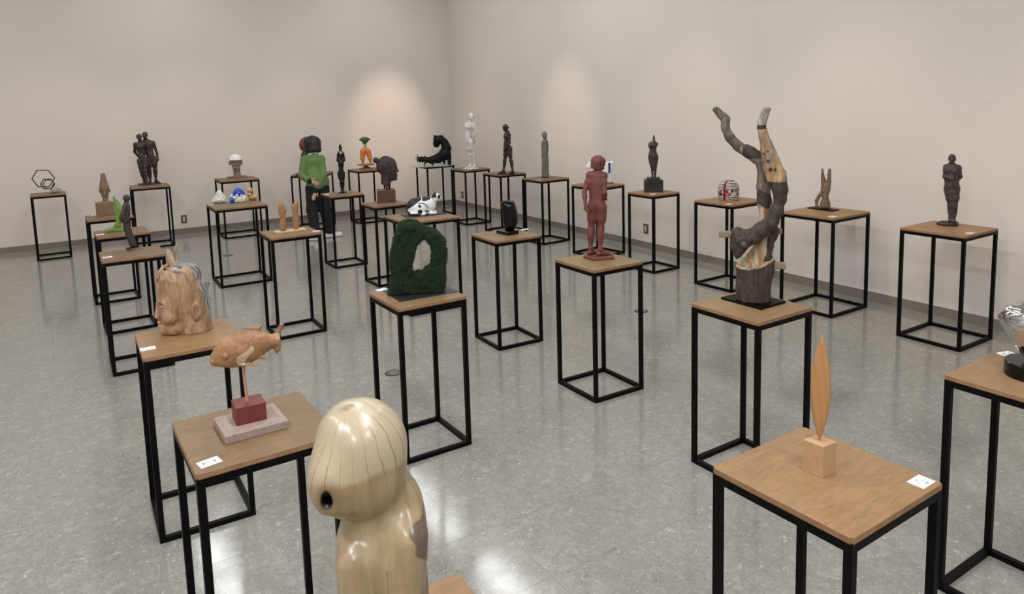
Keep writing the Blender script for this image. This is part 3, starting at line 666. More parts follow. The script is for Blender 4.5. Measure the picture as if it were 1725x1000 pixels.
# 6 large rough wooden head, in profile to the left
t = empty('rough_wood_head', (-1.615, 3.450, HS), 0.4423, 'large rough carved wooden head in profile with twigs on top', SC)
F = Field((-.15, -.12, 0), (.15, .12, .37), .0027)
F.ell((-.010, 0, .20), (.098, .088, .150)); F.ell((-.052, -.002, .12), (.058, .068, .105), .03); F.cone((.042, 0, 0), (.030, 0, .20), .076, .072, .03); F.ell((-.062, 0, .265), (.050, .066, .075), .03); F.ell((.02, 0, .285), (.062, .070, .062), .03)
F.cone((-.112, 0, .160), (-.119, 0, .096), .009, .0155, .012); F.ell((-.108, 0, .066), (.015, .026, .009), .006); F.ell((-.106, 0, .049), (.015, .024, .009), .005); F.ell((-.086, 0, .024), (.028, .036, .026), .02); F.ell((-.045, 0, .03), (.05, .06, .035), .03)
for s_ in (-1, 1):
    F.ell((-.104, s_ * .036, .148), (.018, .020, .015), .012, sub=True); F.ell((-.092, s_ * .035, .146), (.015, .017, .010), .004); F.cone((-.106, s_ * .014, .172), (-.088, s_ * .054, .170), .008, .007, .008); F.ell((-.070, s_ * .050, .095), (.03, .025, .03), .02)
    F.ell((.050, s_ * .079, .112), (.022, .014, .046), .006); F.ell((.050, s_ * .092, .120), (.012, .010, .030), .004, sub=True); F.cone((.046, s_ * .092, .10), (.056, s_ * .09, .14), .003, .003, .002)
F.cone((-.085, -.08, .016), (-.035, -.088, -.004), .004, .008, .006, sub=True); F.cone((-.085, .08, .016), (-.035, .088, -.004), .004, .008, .006, sub=True)
F.cone((-.03, -.092, .004), (.035, -.085, .052), .004, .002, .003, sub=True)
rs = np.random.RandomState(4)
for i in range(90):                                  # chiselled strands running up over the crown
    a_ = rs.uniform(-1.9, 1.9); y0 = .084 * math.sin(a_); x0 = -.03 - .085 * math.cos(a_); z0 = rs.uniform(.225, .275)
    ex = x0 * .55 + rs.uniform(.0, .02); ey = y0 * .75
    F.cone((x0 - .004, y0 * 1.04, z0), ((x0 + ex) / 2 - .010, (y0 + ey) / 2 * 1.18, .295), .0018, .0030, .004, sub=True); F.cone(((x0 + ex) / 2 - .010, (y0 + ey) / 2 * 1.18, .295), (ex, ey, .338), .0030, .0030, .004, sub=True)
F.noise(.0035, .028, 8, (1, 1, .4)); F.noise(.0022, .010, 9, (1, 1, .25))
F.cut((0, 0, 0), (0, 0, -1)); F.cut((.02, 0, .333), (.14, 0, 1))
def paint6(co, no):
    x, y, z = co.T; rs_ = np.random.RandomState(1); n_ = np.sin(x * 61 + y * 43 + z * 17) * .012 + np.sin(z * 71 - y * 90) * .010
    g1 = np.clip((x - .062 + (z - .2) * .28 + n_) / .022, 0, 1) * np.clip((z - .05 + n_) / .06, 0, 1); g2 = np.clip((z - .318 + n_) / .012, 0, 1) * np.clip((x + .055) / .03, 0, 1); g = np.maximum(g1, g2)[:, None]
    red = np.clip(np.sin(x * 38 - z * 23 + y * 20), 0, 1)[:, None] * .35; tan = lin(172, 138, 106)[None] * (1 - red) + lin(154, 114, 82)[None] * red
    pale = np.clip((z - .24 + n_) / .05, 0, 1)[:, None] * .4; tan = tan * (1 - pale) + lin(186, 158, 130)[None] * pale
    st = (.5 + .5 * np.sin(x * 130 + y * 170 + 2.0 * np.sin(z * 60)))[:, None]; gr = lin(176, 174, 176)[None] * st + lin(92, 86, 84)[None] * (1 - st); ck = np.clip(np.sin(y * 210 + x * 90 + z * 14) * 3 - 2.2, 0, 1)[:, None] * np.clip((z - .24) / .03, 0, 1)[:, None]
    return (tan * (1 - g) + gr * g) * (1 - .45 * ck)
M6 = m_attr('weathered_wood', 0.75, 0.6, 24, 0.26, stretch=(1.6, 1.6, .35))
F.obj('head', M6, t, paint6)
M_TWIG = mottled('twig_wood', srgb(176, 164, 150), srgb(120, 104, 92), 40, 0.75, 0.3, stretch=(1, 1, .2), c3=srgb(196, 168, 138))
F = Field((-.08, -.04, .30), (.03, .05, .45), .0028); F.cone((-.03, 0, .31), (-.048, 0, .398), .021, .013, .006); F.cone((-.048, 0, .39), (-.056, -.003, .414), .012, .006, .004); F.cone((-.016, .012, .32), (-.016, .012, .42), .012, .006, .004); F.cone((-.016, .012, .415), (-.008, .012, .437), .006, .004, .003); F.noise(.0025, .012, 5, (1, 1, .4)); F.obj('twig', M_TWIG, t)
M_GTW = mottled('grey_twig', srgb(158, 156, 154), srgb(96, 92, 90), 40, 0.8, 0.4, stretch=(1, 1, .2))
F = Field((.06, -.04, .0), (.15, .05, .26), .0028); F.cone((.095, -.01, .03), (.106, 0, .13), .020, .016, .006); F.cone((.106, 0, .13), (.100, 0, .20), .015, .011, .006); F.cone((.100, 0, .19), (.114, 0, .236), .011, .008, .004); F.cone((.112, 0, .232), (.128, 0, .226), .009, .007, .004); F.noise(.004, .014, 6, (1, 1, .4)); F.cut((0, 0, 0), (0, 0, -1)); F.obj('twig', M_GTW, t)

# 7 fish
t = empty('fish_sculpture', (-0.897, 2.320, HS), 0.3688, 'carved wooden carp on a rod above a dark red block', SC)
M_STONE = mottled('pink_granite', srgb(122, 102, 96), srgb(156, 136, 128), 90, 0.75, 0.3, detail=6, c3=srgb(138, 118, 110))
M_REDB = mottled('oxide_red_paint', srgb(96, 38, 32), srgb(112, 48, 40), 10, 0.55, 0.08)
box('stone_slab', (.0, .043, .014), (.205, .180, .028), M_STONE, t, .002, .215)
box('red_block', (-.003, .050, .059), (.098, .088, .062), M_REDB, t, .0015, .15)
tube('rod', [(-.006, .047, .088), (-.009, .047, .15), (-.012, .05, .226)], [.0052, .0048, .0044], mottled('rod_copper', srgb(170, 120, 92), srgb(190, 142, 112), 20, 0.5, 0), t)
F = Field((-.13, -.03, .19), (.15, .13, .36), .0019); Yf = .05
FC = [(-.088, .252, .022), (-.070, .260, .038), (-.045, .268, .052), (-.018, .275, .059), (.012, .281, .054), (.040, .284, .043), (.064, .285, .030), (.084, .286, .021), (.098, .288, .017)]
for a_, b_ in zip(FC[:-1], FC[1:]): F.cone((a_[0], Yf, a_[1]), (b_[0], Yf, b_[1]), a_[2], b_[2], .010, flat=((0, 1, 0), .66))
F.cone((-.098, Yf, .245), (-.08, Yf, .25), .014, .022, .008); F.cone((-.104, Yf - .012, .246), (-.104, Yf + .012, .246), .007, None, .004); F.cone((-.102, Yf - .010, .236), (-.102, Yf + .010, .236), .006, None, .004)
F.slab([(.082, .298), (.098, .292), (.112, .298), (.130, .338), (.126, .346), (.114, .341), (.101, .318)], .008, .010, .008, y0=Yf); F.slab([(.085, .298), (.106, .292), (.116, .27), (.110, .250), (.098, .238), (.090, .262), (.082, .282)], .008, .010, .008, y0=Yf)
F.slab([(-.01, .330), (.0, .350), (.022, .348), (.060, .346), (.052, .326), (.02, .318)], .007, .010, .006, y0=Yf)
for s_ in (-1, 1):
    ey = Yf + s_ * .030
    F.ell((-.062, ey, .266), (.0115, .008, .0115), .002); F.ell((-.062, ey + s_ * .0075, .266), (.0075, .004, .0075), .001, sub=True); F.ell((-.062, ey + s_ * .0045, .266), (.0052, .0045, .0052), .0005)
    for q_ in range(9):                               # gill cover
        u0, u1 = -1.1 + q_ * .25, -.85 + q_ * .25; F.cone((-.050 + .024 * math.cos(u0), Yf + s_ * (.040 - .004 * abs(u0)), .268 + .036 * math.sin(u0)), (-.050 + .024 * math.cos(u1), Yf + s_ * (.040 - .004 * abs(u1)), .268 + .036 * math.sin(u1)), .0016, None, .0015, sub=True)
    F.cone((-.012, Yf + s_ * .022, .232), (.032, Yf + s_ * .040, .224), .010, .005, .004, flat=((0, s_ * .5, 1), .4)); F.cone((.03, Yf + s_ * .012, .250), (.054, Yf + s_ * .018, .240), .010, .007, .004, flat=((0, 1, 0), .45))
F.noise(.001, .012, 3)
def paint7(co, no):
    x, y, z = co.T; n_ = np.sin(x * 95 + z * 40) * .006 + np.sin(z * 150 - x * 60) * .004
    c = np.tile(lin(148, 106, 72), (len(co), 1)); lt = np.clip(np.sin(x * 52 + z * 70 + 1), 0, 1)[:, None] * .5; c = c * (1 - lt) + lin(170, 128, 90)[None] * lt
    d = np.clip((.023 - np.hypot((x + .008 - (z - .25) * .55) * 1.3, (z - .256) * .62) + n_) / .003, 0, 1)[:, None]; rim = np.clip((.027 - np.hypot((x + .008 - (z - .25) * .55) * 1.3, (z - .256) * .62) + n_) / .003, 0, 1)[:, None]
    d2 = np.clip((.012 - np.hypot(x - .108, z - .302)) / .004, 0, 1)[:, None]; d = np.maximum(d, d2); c = c * (1 - .22 * rim)
    c = c * (1 - d) + lin(198, 172, 138)[None] * d
    dk = np.clip((z - .322) / .01, 0, 1)[:, None] * .25; return c * (1 - dk)
F.obj('fish', m_attr('oiled_wood', 0.5, 0.12, 34, 0.14, stretch=(.5, 1, 1.4)), t, paint7)

# 8 tall pale carving with a round head, close to the camera
t = empty('round_head_carving', (-0.260, 1.270, HS), 0.2019, 'tall polished pale wood carving with a round head and knot hole', SC)
F = Field((-.15, -.14, 0), (.13, .15, .56), .0030)
F.ell((-.032, 0, .466), (.083, .086, .080)); F.ell((-.030, -.004, .415), (.080, .080, .075), .03); F.ell((-.084, -.040, .418), (.042, .050, .058), .03); F.ell((-.030, -.034, .398), (.060, .052, .050), .02)
F.cone((-.004, .004, -.02), (-.006, .004, .26), .092, .082, .03); F.cone((.0, .004, .26), (-.018, .004, .34), .078, .058, .02); F.ell((.038, .004, .322), (.040, .062, .068), .03)
F.cone((.044, -.055, .30), (.03, -.075, .05), .034, .026, .03); F.cone((-.055, -.055, .27), (-.05, -.065, .02), .030, .026, .03)
F.cone((-.012, -.105, .29), (-.006, -.108, .10), .010, .006, .012, sub=True); F.cone((-.006, -.108, .10), (.004, -.108, .0), .006, .008, .012, sub=True); F.cone((-.072, -.10, .25), (-.066, -.10, .06), .006, .010, .016, sub=True)
for q_ in range(10):                                  # soft groove under the head
    u0, u1 = -2.9 + q_ * .2, -2.7 + q_ * .2; e_ = lambda u_: (-.030 + .084 * math.cos(u_), .0 + .088 * math.sin(u_), .358 + .012 * math.sin(u_ * 2.0) + .014 * math.cos(u_))
    F.cone(e_(u0), e_(u1), .004, None, .014, sub=True)
F.ell((-.092, -.092, .408), (.011, .020, .021), .012, sub=True); F.cone((-.092, -.1, .407), (-.085, -.045, .402), .009, .006, .006, sub=True)
F.ell((-.050, -.014, .550), (.007, .005, .0035), .006, sub=True); F.noise(.0022, .07, 11); F.noise(.0010, .03, 12, (1, 1, .3)); F.cut((0, 0, 0), (0, 0, -1))
def paint8(co, no):
    x, y, z = co.T; out = np.zeros((len(co), 4), np.float32); n_ = np.sin(z * 45) * .010 + np.sin(z * 160) * .004
    r_ = np.hypot((x + .092) * 1.25, (z - .407) * .8); f = (y < -.03); dk = np.clip((.018 - r_) / .006, 0, 1) * f; halo = np.clip((.040 - r_) / .024, 0, 1) * f
    bk = np.clip((x - .069 + n_ + (z - .2) * .10) / .003, 0, 1) * (z < .335); pith = np.clip((.017 - np.hypot(x + .050, (y + .014) * 1.3) + .004 * np.sin(x * 400) * np.sin(y * 350)) / .010, 0, 1) * (z > .5); a = np.maximum.reduce([halo * .55, dk, bk, pith * .6]); col = np.tile(lin(112, 82, 52), (len(co), 1)); col = col * (1 - dk[:, None]) + lin(14, 11, 9)[None] * dk[:, None]; col = col * (1 - bk[:, None]) + lin(96, 78, 66)[None] * bk[:, None]
    out[:, :3] = col; out[:, 3] = a; return out
def m_pale():
    N = NT('polished_pale_wood'); at = N.n('ShaderNodeAttribute'); at.attribute_name = 'Col'; co = N.coord('Object'); cs = N.coord('Object', (1, 1, .16)); sx = N.n('ShaderNodeSeparateXYZ'); N.l(co, sx)
    g1 = N.noise(cs, 14, 5, .6, 1.2); g2 = N.noise(cs, 60, 4, .6, .5); g3 = N.noise(co, 7, 3, .5, .8)
    c = N.mix(.45, N.ramp(g1, [(.32, srgb(98, 75, 51)), (.5, srgb(144, 123, 90)), (.68, srgb(167, 147, 115))]), N.ramp(g3, [(.38, srgb(126, 103, 71)), (.62, srgb(162, 142, 110))])); c = N.mix(.22, c, N.ramp(g2, [(.3, srgb(103, 81, 55)), (.7, srgb(173, 154, 125))]))
    def mth(op, a, b=None, **k):
        n = N.n('ShaderNodeMath', operation=op)
        for i_, v_ in enumerate((a, b)):
            if v_ is None: continue
            if isinstance(v_, (int, float)): n.inputs[i_].default_value = v_
            else: N.t.links.new(v_, n.inputs[i_])
        return n.outputs[0]
    # pale sapwood cap with a wavy lower edge
    zz = mth('ADD', sx.outputs['Z'], mth('MULTIPLY', g3.outputs['Fac'], .05)); cap = N.ramp(N.t.nodes[-1], [(.458, (0, 0, 0, 1)), (.470, (.75, .75, .75, 1))], 'Value'); c = N.mix(cap.outputs[0], c, srgb(172, 158, 133))
    # radial drying cracks below the pith
    ang = mth('ARCTAN2', mth('ADD', sx.outputs['Y'], .014), mth('ADD', sx.outputs['X'], .048)); v = mth('ADD', mth('MULTIPLY', ang, 3.3), mth('MULTIPLY', g3.outputs['Fac'], .9)); fr = mth('ABSOLUTE', mth('SUBTRACT', mth('FRACT', v), .5))
    wdt = mth('MULTIPLY', mth('SUBTRACT', g1.outputs['Fac'], .34), .17); ln_ = mth('LESS_THAN', fr, wdt); zm = mth('MULTIPLY', mth('GREATER_THAN', mth('ADD', sx.outputs['Z'], mth('MULTIPLY', g3.outputs['Fac'], .12)), .485), mth('LESS_THAN', sx.outputs['Z'], .541)); c = N.mix(mth('MULTIPLY', mth('MULTIPLY', ln_, zm), .62), c, srgb(70, 54, 38))
    # one long check down the front
    fx = mth('ABSOLUTE', mth('SUBTRACT', mth('SUBTRACT', sx.outputs['X'], .000), mth('MULTIPLY', mth('SUBTRACT', g1.outputs['Fac'], .5), .03))); l2 = mth('MULTIPLY', mth('LESS_THAN', fx, .0009), mth('LESS_THAN', sx.outputs['Z'], .262)); c = N.mix(mth('MULTIPLY', l2, .65), c, srgb(66, 48, 32))
    c = N.mix(at.outputs['Alpha'], c, at.outputs['Color']); N.color(c); N.rough(.36); N.bump(g2, .06, .002); N.b.inputs['Coat Weight'].default_value = .45; N.b.inputs['Coat Roughness'].default_value = .2; return N.m
F.obj('carving', m_pale(), t, paint8)

# 9 grey head with white cap
t = empty('capped_head', (-4.236, 11.111, HS), 0.3642, 'small grey stone head wearing a white cap on a flat plate', SC)
M_GSTONE = mottled('grey_clay', srgb(120, 108, 96), srgb(150, 138, 126), 22, 0.8, 0.35)
box('base_plate', (.012, .06, .012), (.28, .16, .024), mottled('slate_plate', srgb(104, 90, 76), srgb(130, 114, 98), 16, 0.7, 0.1), t, .003, .12)
F = Field((-.12, -.06, .01), (.13, .20, .36), .0042)
F.ell((.012, .07, .255), (.085, .088, .075)); F.ell((.014, .045, .185), (.058, .062, .085), .03); F.cone((.018, .075, .02), (.012, .075, .16), .052, .05, .025); F.ell((-.078, .075, .235), (.016, .022, .035), .008); F.ell((.095, .075, .235), (.014, .022, .035), .008)
F.cone((.014, -.012, .245), (.014, -.026, .205), .008, .013, .008); F.ell((-.018, -.01, .245), (.016, .012, .01), .006, sub=True); F.ell((.046, -.01, .245), (.016, .012, .01), .006, sub=True); F.ell((.014, -.004, .16), (.022, .012, .008), .006); F.noise(.004, .03, 3, ridge=False); F.cut((0, 0, .024), (0, 0, -1)); F.cut((0, 0, .295), (0, 0, 1))
F.obj('head', M_GSTONE, t)
F = Field((-.12, -.07, .24), (.14, .22, .38), .0042); F.ell((.008, .065, .305), (.096, .108, .058)); F.ell((.008, .01, .285), (.088, .085, .02), .012); F.cut((0, 0, .272), (0, 0, -1)); F.noise(.003, .03, 5); F.obj('cap', mottled('white_plaster', srgb(222, 220, 220), srgb(238, 236, 236), 10, 0.7, 0.1), t)

# 10 three bead pieces
t = empty('white_bead_mound', (-3.168, 8.237, HS), 0.3672, 'white knotted bead mound at the left of the bead trio', SC)
M_BW = mottled('white_beads', srgb(206, 204, 198), srgb(240, 239, 236), 60, 0.4, 0.6, bdist=.01); rs = np.random.RandomState(2)
F = Field((-.26, -.02, 0), (-.08, .20, .16), .0042)
F.ell((-.168, .09, .035), (.068, .075, .045)); F.cone((-.168, .09, .04), (-.163, .09, .115), .05, .02, .02)
for i in range(150):
    a_ = rs.uniform(0, 6.28); f_ = rs.rand() ** .7; z_ = .01 + .125 * f_; r_ = .074 * (1 - f_) + .012; F.ell((-.166 + r_ * math.cos(a_), .09 + r_ * math.sin(a_) * 1.05, z_), rs.uniform(.008, .013), .002)
F.cut((0, 0, 0), (0, 0, -1)); F.obj('beads', M_BW, t)
t = empty('blue_bead_dome', (-3.168, 8.237, HS), 0.3672, 'blue dome on a sparkling white bead body in the bead trio', SC)
F = Field((-.08, -.08, 0), (.13, .14, .12), .0042); F.box((.03, .03, .035), (.07, .07, .033), .015); 
for i in range(190):
    x_, y_ = rs.uniform(-.052, .105), rs.uniform(-.045, .11); z_ = rs.uniform(.01, .085)
    F.ell((x_, y_, z_), rs.uniform(.008, .013), .002)
F.cut((0, 0, 0), (0, 0, -1)); F.obj('bead_body', M_BW, t)
M_BLUE = mottled('cobalt_glaze', srgb(14, 44, 150), srgb(30, 84, 206), 30, 0.25, 0.3)
F = Field((-.05, -.04, .06), (.12, .14, .18), .004); F.ell((.038, .045, .078), (.066, .062, .080)); F.cut((0, 0, .08), (0, 0, -1)); F.noise(.003, .02, 2); F.obj('dome', M_BLUE, t)
F = Field((-.09, -.10, 0), (.03, .02, .08), .004); F.ell((-.036, -.04, .034), (.026, .024, .034)); F.cut((0, 0, 0), (0, 0, -1)); F.noise(.003, .02, 3); F.obj('blue_patch', M_BLUE, t)
t = empty('amber_bead_cluster', (-3.168, 8.237, HS), 0.3672, 'amber glass ball cluster at the right of the bead trio', SC)
M_AMB = mottled('amber_glass', srgb(168, 126, 66), srgb(214, 178, 122), 24, 0.25, 0.1)
for i, (x_, y_, z_, r_) in enumerate(((.164, .12, .118, .032), (.160, .12, .066, .030), (.168, .12, .028, .029), (.212, .10, .032, .033), (.186, .09, .030, .026))):
    bm = bmesh.new(); bmesh.ops.create_icosphere(bm, subdivisions=3, radius=r_, matrix=Matrix.Translation((x_, y_, max(z_, r_)))); bm_obj('ball', bm, M_AMB, t, True)

# 11 pair of flat torsos
t = empty('twin_torso_sculpture', (-1.978, 6.320, HS), 0.3033, 'two slim carved wooden torsos on one pale thin board', SC)
M_ORW = wood('warm_carved_wood', srgb(138, 98, 60), srgb(158, 116, 76), srgb(172, 130, 88), 'z', 5, 0.6)
box('base_board', (.007, -.105, .006), (.262, .085, .012), wood('pale_pine', srgb(196, 170, 134), srgb(212, 188, 152), srgb(222, 200, 168), 'x', 3, 0.6), t, .001, .30)
for pts, y0 in (([(-.072, .010), (-.080, .055), (-.072, .098), (-.064, .122), (-.077, .162), (-.080, .21), (-.072, .241), (-.052, .257), (-.036, .248), (-.023, .212), (-.007, .195), (-.019, .158), (-.020, .111), (-.014, .055), (-.026, .010)], -.125),
                ([(.040, .010), (.030, .051), (.029, .099), (.041, .141), (.036, .193), (.032, .214), (.053, .242), (.070, .257), (.088, .24), (.092, .2), (.083, .158), (.087, .126), (.092, .086), (.091, .046), (.077, .010)], -.080)):
    F = Field((min(p[0] for p in pts) - .01, y0 - .05, .008), (max(p[0] for p in pts) + .01, y0 + .05, .27), .0026); F.slab(pts, .024, .030, 0, y0=y0); F.noise(.0012, .015, 3); F.obj('torso', M_ORW, t)

# 12 dark figure with a red round head
t = empty('red_head_figure', (-3.160, 11.351, HS), 0.2738, 'dark tapered figure with a dark red disc head facing the visitor', SC)
poly_plate('base_plate', [(-.22, -.10), (.15, -.06), (.15, .16), (-.22, .12)], 0, .016, BR_DARK, t)
M_DKW = mottled('dark_waxed_wood', srgb(40, 32, 30), srgb(58, 46, 42), 12, 0.45, 0.1); M_RDW = mottled('dark_red_lacquer', srgb(98, 40, 34), srgb(122, 54, 44), 12, 0.4, 0.05)
F = Field((-.16, -.08, .01), (.10, .12, .42), .005); F.cone((-.05, .01, .02), (-.045, .01, .10), .06, .035, .01); F.cone((-.045, .01, .1), (-.06, .01, .30), .04, .062, .03); F.cone((-.06, .01, .30), (-.03, .01, .38), .06, .04, .03); F.cut((0, 0, .015), (0, 0, -1)); F.obj('body', M_DKW, t)
F = Field((-.17, -.08, .32), (.10, .12, .62), .005); F.ell((-.03, .01, .47), (.112, .055, .125)); F.obj('head', M_RDW, t)

# 13 black figure with raised arms
t = empty('raised_arms_figure', (-2.082, 8.841, HS), 0.2313, 'slender black figure with arms joined overhead on a grey slab', SC)
M_BLK = mottled('black_patina', srgb(8, 8, 9), srgb(18, 17, 17), 14, 0.38, 0.1, spec=0.35)
poly_plate('stone_slab', [(-.107, -.02), (-.078, -.15), (.108, -.06), (.075, .07)], 0, .010, mottled('grey_slate', srgb(104, 106, 104), srgb(128, 130, 126), 24, 0.6, 0.1), t)
poly_plate('foot_plate', [(-.055, -.04), (-.04, -.11), (.055, -.06), (.04, .01)], .010, .020, M_BLK, t)
fh = .50; Y = -.05
J = dict(head=(.004, Y, .452), neck=(.004, Y + .005, .405), chest=(.001, Y, .365), waist=(.0, Y, .315), pelvis=(-.004, Y, .268), shL=(-.034, Y, .405), shR=(.040, Y, .405), elL=(-.032, Y, .475), elR=(.040, Y, .475), wrL=(-.004, Y, .530), wrR=(.010, Y, .530), hnL=(.000, Y, .585), hnR=(.006, Y, .585),
         hipL=(-.026, Y, .25), hipR=(.020, Y, .25), knL=(-.012, Y - .006, .145), knR=(.016, Y - .002, .145), anL=(-.008, Y + .004, .045), anR=(.012, Y + .004, .045), toL=(-.014, Y - .05, .018), toR=(.016, Y - .05, .018))
F = Field(*fbounds(J, fh), .0036); human(F, fh, J, (0, -1, 0), None, True, hair='short', heavy=.82); F.ell((.003, Y, .572), (.014, .010, .032), .008); F.obj('figure', M_BLK, t)

# 14 carrot-legged figure
t = empty('carrot_figure', (-2.440, 12.106, HS), 0.1989, 'orange carrot-legged figure with green leafy top on a round foot', SC)
lathe('pedestal', [(.105, 0), (.10, .008), (.045, .028), (.03, .042), (.05, .05), (.135, .058), (.146, .068), (.14, .076), (.06, .078)], wood('turned_wood', srgb(130, 96, 66), srgb(150, 114, 80), srgb(164, 128, 94), 'x', 4, 0.55), t, 40, c=(.008, .02, 0))
M_CAR = mottled('carrot_orange', srgb(204, 118, 50), srgb(224, 142, 72), 12, 0.5, 0.25, stretch=(1, 1, 4)); Y = .02
F = Field((-.10, -.07, .07), (.13, .11, .37), .0045)
F.cone((-.030, Y, .285), (-.045, Y, .18), .050, .036, .02); F.cone((-.045, Y, .18), (-.036, Y, .082), .036, .014, .015); F.cone((.052, Y, .285), (.076, Y, .18), .050, .036, .02); F.cone((.076, Y, .18), (.088, Y, .082), .036, .014, .015); F.ell((.010, Y, .318), (.066, .045, .035), .02)
F.cone((.012, Y - .06, .27), (.012, Y - .055, .34), .004, .003, .006, sub=True); F.obj('legs', M_CAR, t)
M_LEAF = mottled('leaf_green', srgb(44, 84, 38), srgb(84, 124, 58), 40, 0.6, 0.6, bdist=.01)
lathe('neck', [(.026, .33), (.024, .37), (.022, .40), (.026, .43), (.034, .45)], mottled('pale_stalk', srgb(170, 178, 130), srgb(132, 150, 92), 20, 0.6, 0), t, 24, c=(.010, Y, 0))
F = Field((-.10, -.08, .42), (.12, .12, .54), .0045); F.cone((.008, Y, .425), (.008, Y, .48), .03, .07, .01, flat=((0, 0, 1), .7)); F.ell((.007, Y, .490), (.090, .080, .026), .015); F.noise(.008, .018, 7); F.obj('leaves', M_LEAF, t)

# 15 brown head with hair bun
t = empty('bun_head', (-1.394, 7.919, HS), 0.1742, 'dark brown portrait head with a hair bun, facing right', SC)
box('wood_block', (.007, .02, .067), (.196, .20, .136), wood('walnut_block', srgb(72, 46, 34), srgb(88, 58, 44), srgb(100, 68, 52), 'x', 4, 0.5), t, .002, .04)
M_BUN = mottled('brown_terracotta', srgb(50, 38, 33), srgb(64, 49, 43), 16, 0.6, 0.2)
F = Field((-.13, -.10, .14), (.17, .14, .52), .0042); Y = .02
F.ell((.035, Y, .395), (.105, .082, .105)); F.ell((.085, Y, .33), (.055, .062, .085), .03); F.ell((.10, Y, .27), (.035, .045, .04), .02); F.cone((.01, Y, .20), (.025, Y, .32), .055, .06, .03); F.ell((-.028, Y, .375), (.04, .06, .06), .03)
F.ell((-.085, Y, .463), .031); F.cone((-.06, Y, .455), (-.03, Y, .445), .014, .022, .012)
F.cone((.135, Y, .365), (.150, Y, .332), .007, .011, .008); F.ell((.132, Y, .293), (.014, .022, .007), .005); F.ell((.128, Y, .278), (.014, .020, .007), .005); F.ell((.117, Y, .25), (.018, .02, .018), .01)
for s_ in (-1, 1): F.ell((.128, Y + s_ * .030, .362), (.016, .016, .011), .008, sub=True); F.ell((.119, Y + s_ * .03, .360), (.012, .013, .008), .003); F.ell((.032, Y + s_ * .078, .345), (.016, .010, .028), .006); F.ell((.034, Y + s_ * .086, .348), (.008, .008, .016), .004, sub=True)
F.cut((0, 0, .150), (0, 0, -1)); F.cut((-.03, Y, .196), (-.45, 0, -1)); F.noise(.0022, .03, 4); F.obj('head', M_BUN, t)
F = Field((-.13, -.10, .28), (.15, .14, .52), .0040); F.ell((.022, Y, .405), (.100, .086, .100)); F.ell((-.035, Y, .375), (.045, .066, .065), .03); F.cone((.115, Y, .30), (.125, Y, .43), .055, .035, .01, sub=True, flat=((0, 1, 0), 1.5)); F.noise(.0055, .016, 7, (.5, 1.5, .8)); F.ell((-.085, Y, .463), .033, .004); F.cut((0, 0, .31), (-.3, 0, -1)); F.obj('hair', mottled('terracotta_hair', srgb(42, 32, 28), srgb(56, 43, 37), 16, 0.6, 0.3), t)
tube('support_pin', [(.018, Y, .130), (.020, Y, .185)], .009, M_STEEL, t); tube('support_pin', [(.048, Y, .130), (.046, Y, .185)], .012, M_STEEL, t)

# 16 cat
t = empty('cat_sculpture', (-0.863, 6.912, HS), 0.1242, 'black and white crouching cat on a dark brown plate', SC)
poly_plate('base_plate', [(-.216, .045), (-.145, -.142), (.223, -.004), (.162, .203)], 0, .010, mottled('dark_brown_plate', srgb(54, 38, 34), srgb(66, 48, 42), 10, 0.5, 0.05), t)
F = Field((-.18, -.13, .005), (.21, .17, .25), .0033); Y = .02; z_ = .01
F.ell((-.070, Y, .085), (.085, .078, .082)); F.ell((.02, Y, .105), (.085, .068, .075), .04); F.ell((.080, Y, .10), (.048, .055, .072), .03); F.ell((-.04, Y - .055, .06), (.062, .035, .05), .02); F.ell((-.04, Y + .055, .06), (.062, .035, .05), .02)
F.cone((.09, Y, .13), (.125, Y, .17), .042, .036, .02); F.ell((.138, Y, .168), (.036, .038, .034), .01); F.ell((.166, Y, .158), (.018, .022, .016), .008); F.ell((.180, Y, .163), (.005, .007, .004), .002)
for s_ in (-1, 1):
    F.cone((.118, Y + s_ * .022, .19), (.113, Y + s_ * .028, .228), .016, .003, .004, flat=((1, 0, 0), .5)); F.ell((.163, Y + s_ * .016, .178), .004, .002, sub=True)
    F.cone((.07, Y + s_ * .04, .02), (.118, Y + s_ * .045, .020), .018, .014, .01); F.cone((-.01, Y + s_ * .07, .02), (.05, Y + s_ * .072, .020), .018, .013, .01)
F.cone((-.13, Y - .02, .03), (-.11, Y - .085, .022), .022, .02, .01); F.cone((-.11, Y - .085, .022), (.0, Y - .10, .020), .02, .012, .01); F.cut((0, 0, .010), (0, 0, -1))
def paint16(co, no):
    x, y, z = co.T; b = np.zeros(len(co)); s_ = .003
    top = np.clip((z - .060 - np.clip((x + .15), 0, 1) * .66) / s_, 0, 1) * (x < -.012); b = np.maximum(b, top)
    b = np.maximum(b, np.clip((z - .138 - (x > .03) * (x - .03) * .35) / s_, 0, 1) * (x > -.006) * (x < .078))
    b = np.maximum(b, np.clip((.024 - np.hypot(x + .028, z - .042)) / s_, 0, 1) * (y < 0)); b = np.maximum(b, np.clip((.018 - np.hypot((x + .03), (z - .095) * 1.2)) / s_, 0, 1) * (y < 0))
    b = np.maximum(b, np.clip((.006 - np.abs(np.hypot(x + .02, z - .055) - .068)) / s_, 0, 1) * (y < 0) * (x > -.04) * (z > .075))
    b = np.maximum(b, (z < .03) * (x < .055) * 1.0 * ((x < -.02) | (x > .025))); b = np.maximum(b, (x < -.12) * (z < .045) * 1.0)
    b = np.maximum(b, (z > .163) * (x > .085) * (x < .132 + (z - .17) * .1) * 1.0); b = np.maximum(b, np.clip((.017 - np.hypot(x - .158, (z - .172) * .8)) / s_, 0, 1) * (np.abs(y - .02) > .006))
    b = np.maximum(b, np.clip((.004 - np.abs((x - .112) + (z - .138) * .8)) / .002, 0, 1) * (x > .08))
    return lin(238, 240, 240)[None] * (1 - b[:, None]) + lin(20, 20, 23)[None] * b[:, None]
